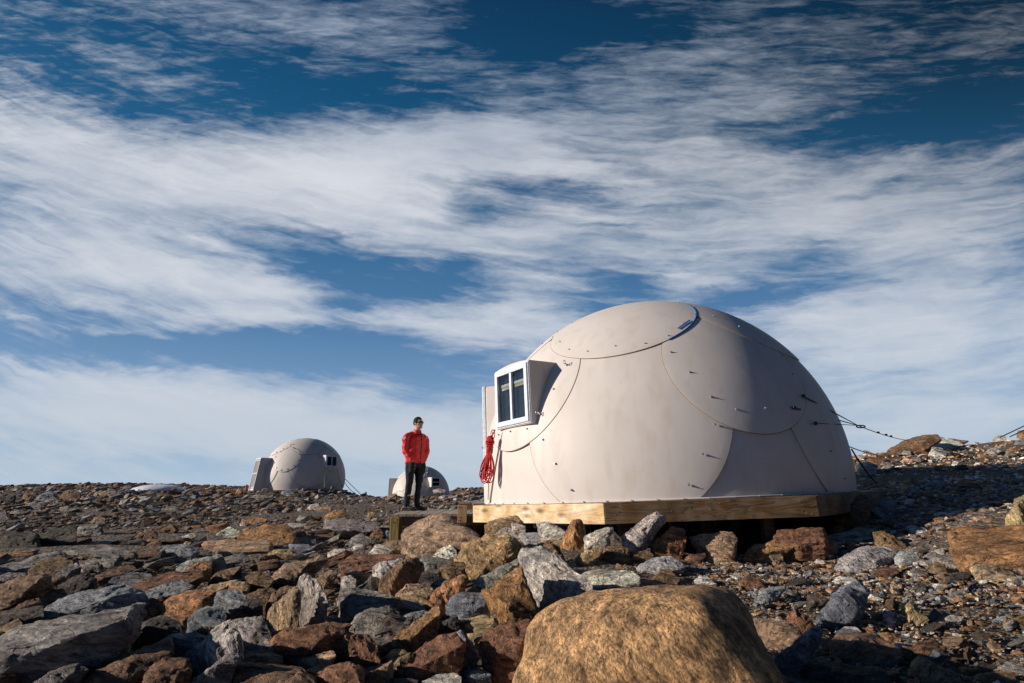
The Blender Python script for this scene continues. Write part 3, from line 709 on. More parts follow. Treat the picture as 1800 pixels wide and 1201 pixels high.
tube(bm, [p0, on_dome(866, 800, .03), on_dome(862, 850, .03), on_dome(861, 878, .03)], .006, 6)
o = obj('hanging_cord', bm, M_wold); tag(o, 'brown cord hanging behind the red rope down to the platform', 'cord')

# snow mound, small things by the mid-distance dome
bm = bmesh.new(); bmesh.ops.create_uvsphere(bm, u_segments=48, v_segments=24, radius=1)
for v_ in bm.verts:
    c = v_.co; v_.co = Vector((c.x*1.85, c.y*1.6, c.z*.50+.03*noise.noise(c*2.5)))
p = at(277, 870, 42); o = obj('snow_mound', bm, M_snow, None, True); o.location = (p.x, p.y, p.z+.22); tag(o, 'low pale lens-shaped mound of snow lying on the stony ground at left', 'snow mound')
p = at(405.5, 865, 43); bm = bmesh.new(); box(bm, (0, 0, .1), (.5, .3, .20), None, .01)
for xx in (-.15, .0, .15): box(bm, (xx, -.155, .1), (.012, .012, .19))
o = obj('timber_block', bm, simple('orange_timber', (.50, .24, .09), .7)); o.location = p; tag(o, 'short orange timber block left of the mid-distance dome door', 'timber block')
p = at(433, 861.5, 42.2); cn = empty('red_canister', p); tag(cn, 'small red canister beside the door of the mid-distance dome', 'canister')
Mred = simple('red_paint', (.55, .03, .02), .4)
bm = bmesh.new(); bmesh.ops.create_cone(bm, cap_ends=True, segments=16, radius1=.08, radius2=.08, depth=.34, matrix=Matrix.Translation((0, 0, .17))); obj('cylinder_body', bm, Mred, cn, True, 40)
bm = bmesh.new(); bmesh.ops.create_cone(bm, cap_ends=True, segments=12, radius1=.035, radius2=.02, depth=.08, matrix=Matrix.Translation((0, 0, .38))); obj('valve', bm, M_dark, cn, True, 40)

# ------------------------------------------------------------------ people
def loft(bm, secs, seg=20):
    "secs: (centre, lateral vector, depth vector) ellipses"
    rings = []
    for c, a, b in secs:
        c, a, b = Vector(c), Vector(a), Vector(b)
        rings.append([bm.verts.new(c+a*math.cos(2*math.pi*k/seg)+b*math.sin(2*math.pi*k/seg)) for k in range(seg)])
    for A, B in zip(rings, rings[1:]):
        for k in range(seg): bm.faces.new((A[k], A[(k+1) % seg], B[(k+1) % seg], B[k]))
    bm.faces.new(rings[0][::-1]); bm.faces.new(rings[-1])
def limb(bm, pts, rad, seg=14, flat=1.0, side=Vector((1, 0, 0)), sub=4):
    "smooth tapered limb through joints"
    P = [Vector(p) for p in pts]; out = []
    for i in range(len(P)-1):
        p0 = P[max(i-1, 0)]; p1 = P[i]; p2 = P[i+1]; p3 = P[min(i+2, len(P)-1)]
        for j in range(sub):
            t = j/sub
            q = .5*((2*p1)+(p2-p0)*t+(2*p0-5*p1+4*p2-p3)*t*t+(3*p1-p0-3*p2+p3)*t**3)
            out.append((q, rad[i]+(rad[i+1]-rad[i])*t))
    out.append((P[-1], rad[-1]))
    secs = []
    for i, (q, r) in enumerate(out):
        a = out[min(i+1, len(out)-1)][0]-out[max(i-1, 0)][0]; a.normalize()
        s = (side-a*side.dot(a)).normalized(); d = a.cross(s)
        secs.append((q, s*r, d*r*flat))
    loft(bm, secs, seg)
def ball(bm, c, r, M=None, seg=20):
    res = bmesh.ops.create_uvsphere(bm, u_segments=seg, v_segments=seg*3//4, radius=1)
    for v_ in res['verts']:
        p = Vector((v_.co.x*r[0], v_.co.y*r[1], v_.co.z*r[2]))
        if M is not None: p = M @ p
        v_.co = p+Vector(c)
def remesh(bm, vox, smooth=6, wr=None):
    me = bpy.data.meshes.new('tmp'); bm.to_mesh(me); bm.free()
    o = bpy.data.objects.new('tmp', me); COL.objects.link(o)
    md = o.modifiers.new('r', 'REMESH'); md.mode = 'VOXEL'; md.voxel_size = vox
    s = o.modifiers.new('s', 'SMOOTH'); s.factor = .5; s.iterations = smooth
    dg = bpy.context.evaluated_depsgraph_get(); m2 = bpy.data.meshes.new_from_object(o.evaluated_get(dg))
    bpy.data.objects.remove(o); bpy.data.meshes.remove(me)
    b2 = bmesh.new(); b2.from_mesh(m2); bpy.data.meshes.remove(m2)
    if wr:
        b2.normal_update()
        for v_ in b2.verts: v_.co += v_.normal*wr(v_.co)
    return b2
M_skin = simple('skin', (.50, .29, .20), .55); M_hair = simple('black_hair', (.006, .005, .005), .85, 0, .6, 200)
M_jack = simple('red_shell_fabric', (.60, .012, .014), .6, 0, .3, 60); M_trou = simple('charcoal_trousers', (.008, .011, .018), .95, 0, .3, 120)
M_shoe = simple('dark_shoe', (.022, .024, .026), .6); M_lens = simple('mirror_lens', (.02, .03, .04), .08, .6); M_white = simple('white_print', (.8, .8, .8), .6)
M_black = simple('black_trim', (.012, .012, .014), .6)
def person(name, label, loc, rz, jack, trou, emblem=True):
    root = empty(name, loc, rz); tag(root, label, 'person')
    f = Vector((.52, -.854, 0)); lat = Vector((.854, .52, 0))      # chest direction, towards his left
    hf = Vector((.72, -.69, .08)).normalized()                    # face direction
    fold = lambda k, s: (lambda p: k*noise.noise(Vector((p.x*s, p.y*s, p.z*s*1.6)))+k*.5*noise.noise(p*s*2.3))
    # body: head, neck, trunk, arms with hands, legs in one continuous surface
    bm = bmesh.new()
    hc = Vector((.045, .005, 1.655)); HX = Vector((0, 0, 1)).cross(hf).normalized()*-1; HX = hf.cross(Vector((0, 0, 1))).normalized(); HZ = HX.cross(hf).normalized()
    HM = Matrix((HX, hf, HZ)).transposed()
    ball(bm, hc, (.076, .096, .112), HM, 24)
    ball(bm, hc+HM@Vector((0, .022, -.062)), (.056, .066, .058), HM)       # jaw
    ball(bm, hc+HM@Vector((0, .074, -.102)), (.022, .018, .016), HM)       # chin
    ball(bm, hc+HM@Vector((0, .101, -.022)), (.013, .018, .026), HM)       # nose
    ball(bm, hc+HM@Vector((0, .106, -.038)), (.018, .014, .010), HM)
    ball(bm, hc+HM@Vector((0, .088, -.066)), (.026, .012, .007), HM); ball(bm, hc+HM@Vector((0, .086, -.078)), (.022, .012, .007), HM)  # lips
    ball(bm, hc+HM@Vector((0, .090, .018)), (.048, .012, .012), HM)        # brow
    for s in (-1, 1): ball(bm, hc+HM@Vector((s*.079, -.008, -.010)), (.009, .018, .031), HM)
    limb(bm, [(.03, .01, 1.40), (.035, .005, 1.50), (.04, .0, 1.60)], [.066, .056, .056])
    trunk = [(.88, .155, .105), (1.0, .15, .10), (1.15, .16, .105), (1.30, .185, .11), (1.40, .17, .09), (1.45, .08, .07)]
    loft(bm, [((.008, .0, z_), lat*a, f*b) for z_, a, b in trunk])
    sR, eR, wR = Vector((-.165, -.10, 1.395)), Vector((-.185, -.07, 1.125)), Vector((-.058, -.155, .900))
    sL, eL, wL = Vector((.165, .10, 1.395)), Vector((.215, .07, 1.12)), Vector((.155, .018, .900))
    for s_, e_, w_ in ((sR, eR, wR), (sL, eL, wL)):
        limb(bm, [s_, e_, w_, w_+(w_-e_)*.12], [.052, .042, .030, .028])
        d = ((w_-e_).normalized()*.5+Vector((0, 0, -.6))+f*-.05).normalized(); pc = w_+d*.055
        sd = d.cross(f).normalized()
        loft(bm, [(w_, sd*.028, f*.020), (pc, sd*.040, f*.017), (w_+d*.095, sd*.040, f*.014)], 12)
        for q, (o_, l_) in enumerate(((-.030, .070), (-.010, .082), (.011, .076), (.030, .060))):
            b0 = w_+d*.09+sd*o_; limb(bm, [b0, b0+d*l_*.5, b0+d*l_*.85-f*-.012], [.0092, .0088, .0072], 8, 1., f, 2)
        b0 = w_+d*.035+sd*-.034; limb(bm, [b0, b0+d*.03-sd*.018, b0+d*.062-sd*.014], [.011, .010, .008], 8, 1., f, 2)
    hR, kR, aR = Vector((-.080, -.03, .90)), Vector((-.10, -.05, .48)), Vector((-.135, -.03, .09))
    hL, kL, aL = Vector((.090, .05, .90)), Vector((.085, .03, .48)), Vector((.055, .06, .09))
    for h_, k_, a_ in ((hR, kR, aR), (hL, kL, aL)):
        limb(bm, [h_, k_, a_, a_-Vector((0, 0, .05))], [.085, .056, .04, .04])
        ft = (f*.75+Vector((.5, 0, 0))).normalized(); limb(bm, [a_-Vector((0, 0, .045))-ft*.03, a_-Vector((0, 0, .060))+ft*.06, a_-Vector((0, 0, .068))+ft*.11], [.030, .024, .016], 12, .8)
    bm = remesh(bm, .0085, 3); obj('body', bm, M_skin, root, True)
    # hair
    bm = bmesh.new(); ball(bm, hc+HM@Vector((0, -.012, .022)), (.081, .097, .103), HM, 28)
    bmesh.ops.delete(bm, geom=[v_ for v_ in bm.verts if (HM.inverted()@(v_.co-hc)).z < (.052 if (HM.inverted()@(v_.co-hc)).y > .03 else -.035) or ((HM.inverted()@(v_.co-hc)).y > .055 and (HM.inverted()@(v_.co-hc)).z < .066)], context='VERTS')
    for v_ in bm.verts: v_.co += (v_.co-hc).normalized()*(.004+.006*noise.noise(v_.co*60))
    r = bmesh.ops.solidify(bm, geom=bm.faces[:], thickness=.012); obj('hair', bm, M_hair, root, True)
    if emblem:
        bm = bmesh.new()
        for s in (-1, 1): ball(bm, hc+HM@Vector((s*.034, .094-.008, .004)), (.033, .014, .021), HM @ Matrix.Rotation(s*-.35, 3, 'Z'))
        box(bm, (0, 0, 0), (.03, .01, .008), Matrix.Translation(hc+HM@Vector((0, .104, .010))) @ HM.to_4x4())
        for s in (-1, 1): tube(bm, [hc+HM@Vector((s*.064, .072, .010)), hc+HM@Vector((s*.082, -.01, .004))], .006, 6)
        obj('sunglasses', bm, M_lens, root, True)
    # jacket
    bm = bmesh.new()
    J_ = [(.865, .205, .140, -.005), (.90, .208, .142, 0), (1.0, .198, .138, 0), (1.12, .20, .140, 0), (1.25, .215, .145, 0), (1.34, .215, .14, 0), (1.40, .185, .12, .004), (1.45, .115, .095, .015), (1.475, .085, .082, .022)]
    loft(bm, [((.008+cx, 0, z_+(.0)), lat*a, f*b) for z_, a, b, cx in J_], 28)
    for s_, e_, w_ in ((sR, eR, wR), (sL, eL, wL)):
        limb(bm, [Vector((s_.x*.35, s_.y*.35, 1.405)), Vector((s_.x*.80, s_.y*.8, 1.395)), s_.lerp(e_, .18)+Vector((s_.x*.06, 0, 0)), s_.lerp(e_, .6), e_, e_.lerp(w_, .5), w_.lerp(e_, .02)], [.055, .066, .080, .076, .074, .066, .050], 16)
    bm = remesh(bm, .011, 5, fold(.014, 9))
    jk = obj('jacket', bm, jack, root, True)
    bm = bmesh.new(); ring = []   # collar with hood folded behind
    for r0, r1, z0_, z1_ in ((.084, .076, 1.452, 1.525),):
        n_ = 24; V = []
        for (r_, z_) in ((r0, z0_), (r1, z1_), (r1-.012, z1_), (r0-.02, z0_)):
            V.append([bm.verts.new(Vector((.032, .0, z_))+lat*r_*math.cos(2*math.pi*k/n_)+f*(r_*.95)*math.sin(2*math.pi*k/n_)+Vector((0, 0, -.018*math.sin(2*math.pi*k/n_)))) for k in range(n_)])
        for a in range(4):
            A, B = V[a], V[(a+1) % 4]
            for k in range(n_): bm.faces.new((A[k], A[(k+1) % n_], B[(k+1) % n_], B[k]))
    obj('collar', bm, jack, jk, True, 50)
    bm = bmesh.new(); ball(bm, Vector((.02, .0, 1.455))-f*.085, (.11, .05, .045), Matrix((lat, f, Vector((0, 0, 1)))).transposed())
    ball(bm, Vector((.0, .0, 1.455))-f*.05-lat*.05, (.07, .05, .04), Matrix((lat, f, Vector((0, 0, 1)))).transposed())
    obj('hood', bm, jack, jk, True)
    bm = bmesh.new()     # zip and dark yoke line
    zp = []
    for i in range(12):
        t = i/11; z_ = 1.47-.60*t; b = np.interp(-z_, [-j[0] for j in J_][::-1], [j[2] for j in J_][::-1]); zp.append(Vector((.008, 0, z_))+f*(b+.003)+lat*.035*(1+.5*math.sin(t*5)*.3))
    tube(bm, zp, .0065, 6); obj('zip', bm, M_black, jk)
    if emblem:
        bm = bmesh.new(); ys = []
        for i in range(14):
            a = math.pi*(.12+.5*i/13); ys.append(Vector((.012, 0, 1.435-.02*math.sin(a)))+lat*.125*math.cos(a)*-1+f*.118*math.sin(a))
        tube(bm, ys, .013, 6); obj('shoulder_strap', bm, M_black, jk)
        def dome_mark(c, n, up, s):
            bm = bmesh.new(); r_ = n.cross(up).normalized()*-1
            for k, rad in enumerate((1.0, .72, .44)):
                ring = []
                for i in range(9):
                    a = math.pi/2*i/8
                    for rr2 in (rad, rad-.17): ring.append(bm.verts.new(c+(r_*(1-rr2*math.cos(a))+up*rr2*math.sin(a))*s+n*.004))
                for i in range(8): bm.faces.new((ring[2*i], ring[2*i+1], ring[2*i+3], ring[2*i+2]))
            bmesh.ops.solidify(bm, geom=bm.faces[:], thickness=.003)
            obj('emblem', bm, M_white, jk)
        n1 = Vector((-.55, -.83, .1)).normalized()
        dome_mark(Vector((-.235, -.165, 1.32)), n1, Vector((0, 0, 1)), .052)
        dome_mark(Vector((.115, .0, 1.345))+f*.137, f, Vector((0, 0, 1)), .05)
    # trousers
    bm = bmesh.new()
    loft(bm, [((.006, .0, z_), lat*a, f*b) for z_, a, b in ((.80, .165, .118), (.90, .172, .122), (1.0, .165, .115))], 24)
    for w_, e_ in ((wR, eR), (wL, eL)): limb(bm, [w_+Vector((0, 0, -.01)), w_+Vector((0, 0, -.09)), w_+Vector((.0, 0, -.20))], [.050, .062, .045], 14)
    for h_, k_, a_ in ((hR, kR, aR), (hL, kL, aL)):
        limb(bm, [h_+Vector((0, 0, .0)), h_.lerp(k_, .5), k_, k_.lerp(a_, .5)+Vector((-.006, 0, 0)), a_+Vector((0, 0, .0)), a_-Vector((0, 0, .012))], [.106, .088, .066, .060, .056, .058], 16)
    bm = remesh(bm, .011, 4, fold(.010, 10)); obj('trousers', bm, trou, root, True)
    for a_ in (aR, aL):
        ft = (f*.60+Vector((.75, 0, 0))).normalized(); sd = Vector((0, 0, 1)).cross(ft); gz = Vector((a_.x, a_.y, 0))
        bm = bmesh.new()
        loft(bm, [(gz+ft*q+Vector((0, 0, h_/2+.012)), sd*w_, Vector((0, 0, h_/2))) for q, w_, h_ in ((-.085, .030, .05), (-.07, .040, .085), (-.02, .045, .11), (.03, .046, .10), (.09, .050, .075), (.15, .050, .060), (.185, .036, .045), (.20, .02, .03))], 16)
        sh = obj('shoe', bm, M_shoe, root, True)
        bm = bmesh.new(); loft(bm, [(gz+ft*q+Vector((0, 0, .011)), sd*w_, Vector((0, 0, .011))) for q, w_ in ((-.092, .032), (-.06, .045), (.03, .046), (.10, .054), (.16, .052), (.205, .024))], 16); obj('sole', bm, M_black, sh, True)
    return root
person('person', 'man in red jacket, dark trousers and sunglasses with hands in pockets on the boardwalk', (-1.915, 11.25, .722), R_(11), M_jack, M_trou)
hp = at(644, 865, 57)
M_blue = simple('blue_jacket', (.02, .09, .22), .7)
o = person('person', 'distant person in blue jacket seen beyond the stones between the two far domes', (hp.x, 57, hp.z-1.77), R_(150), M_blue, M_trou, False)

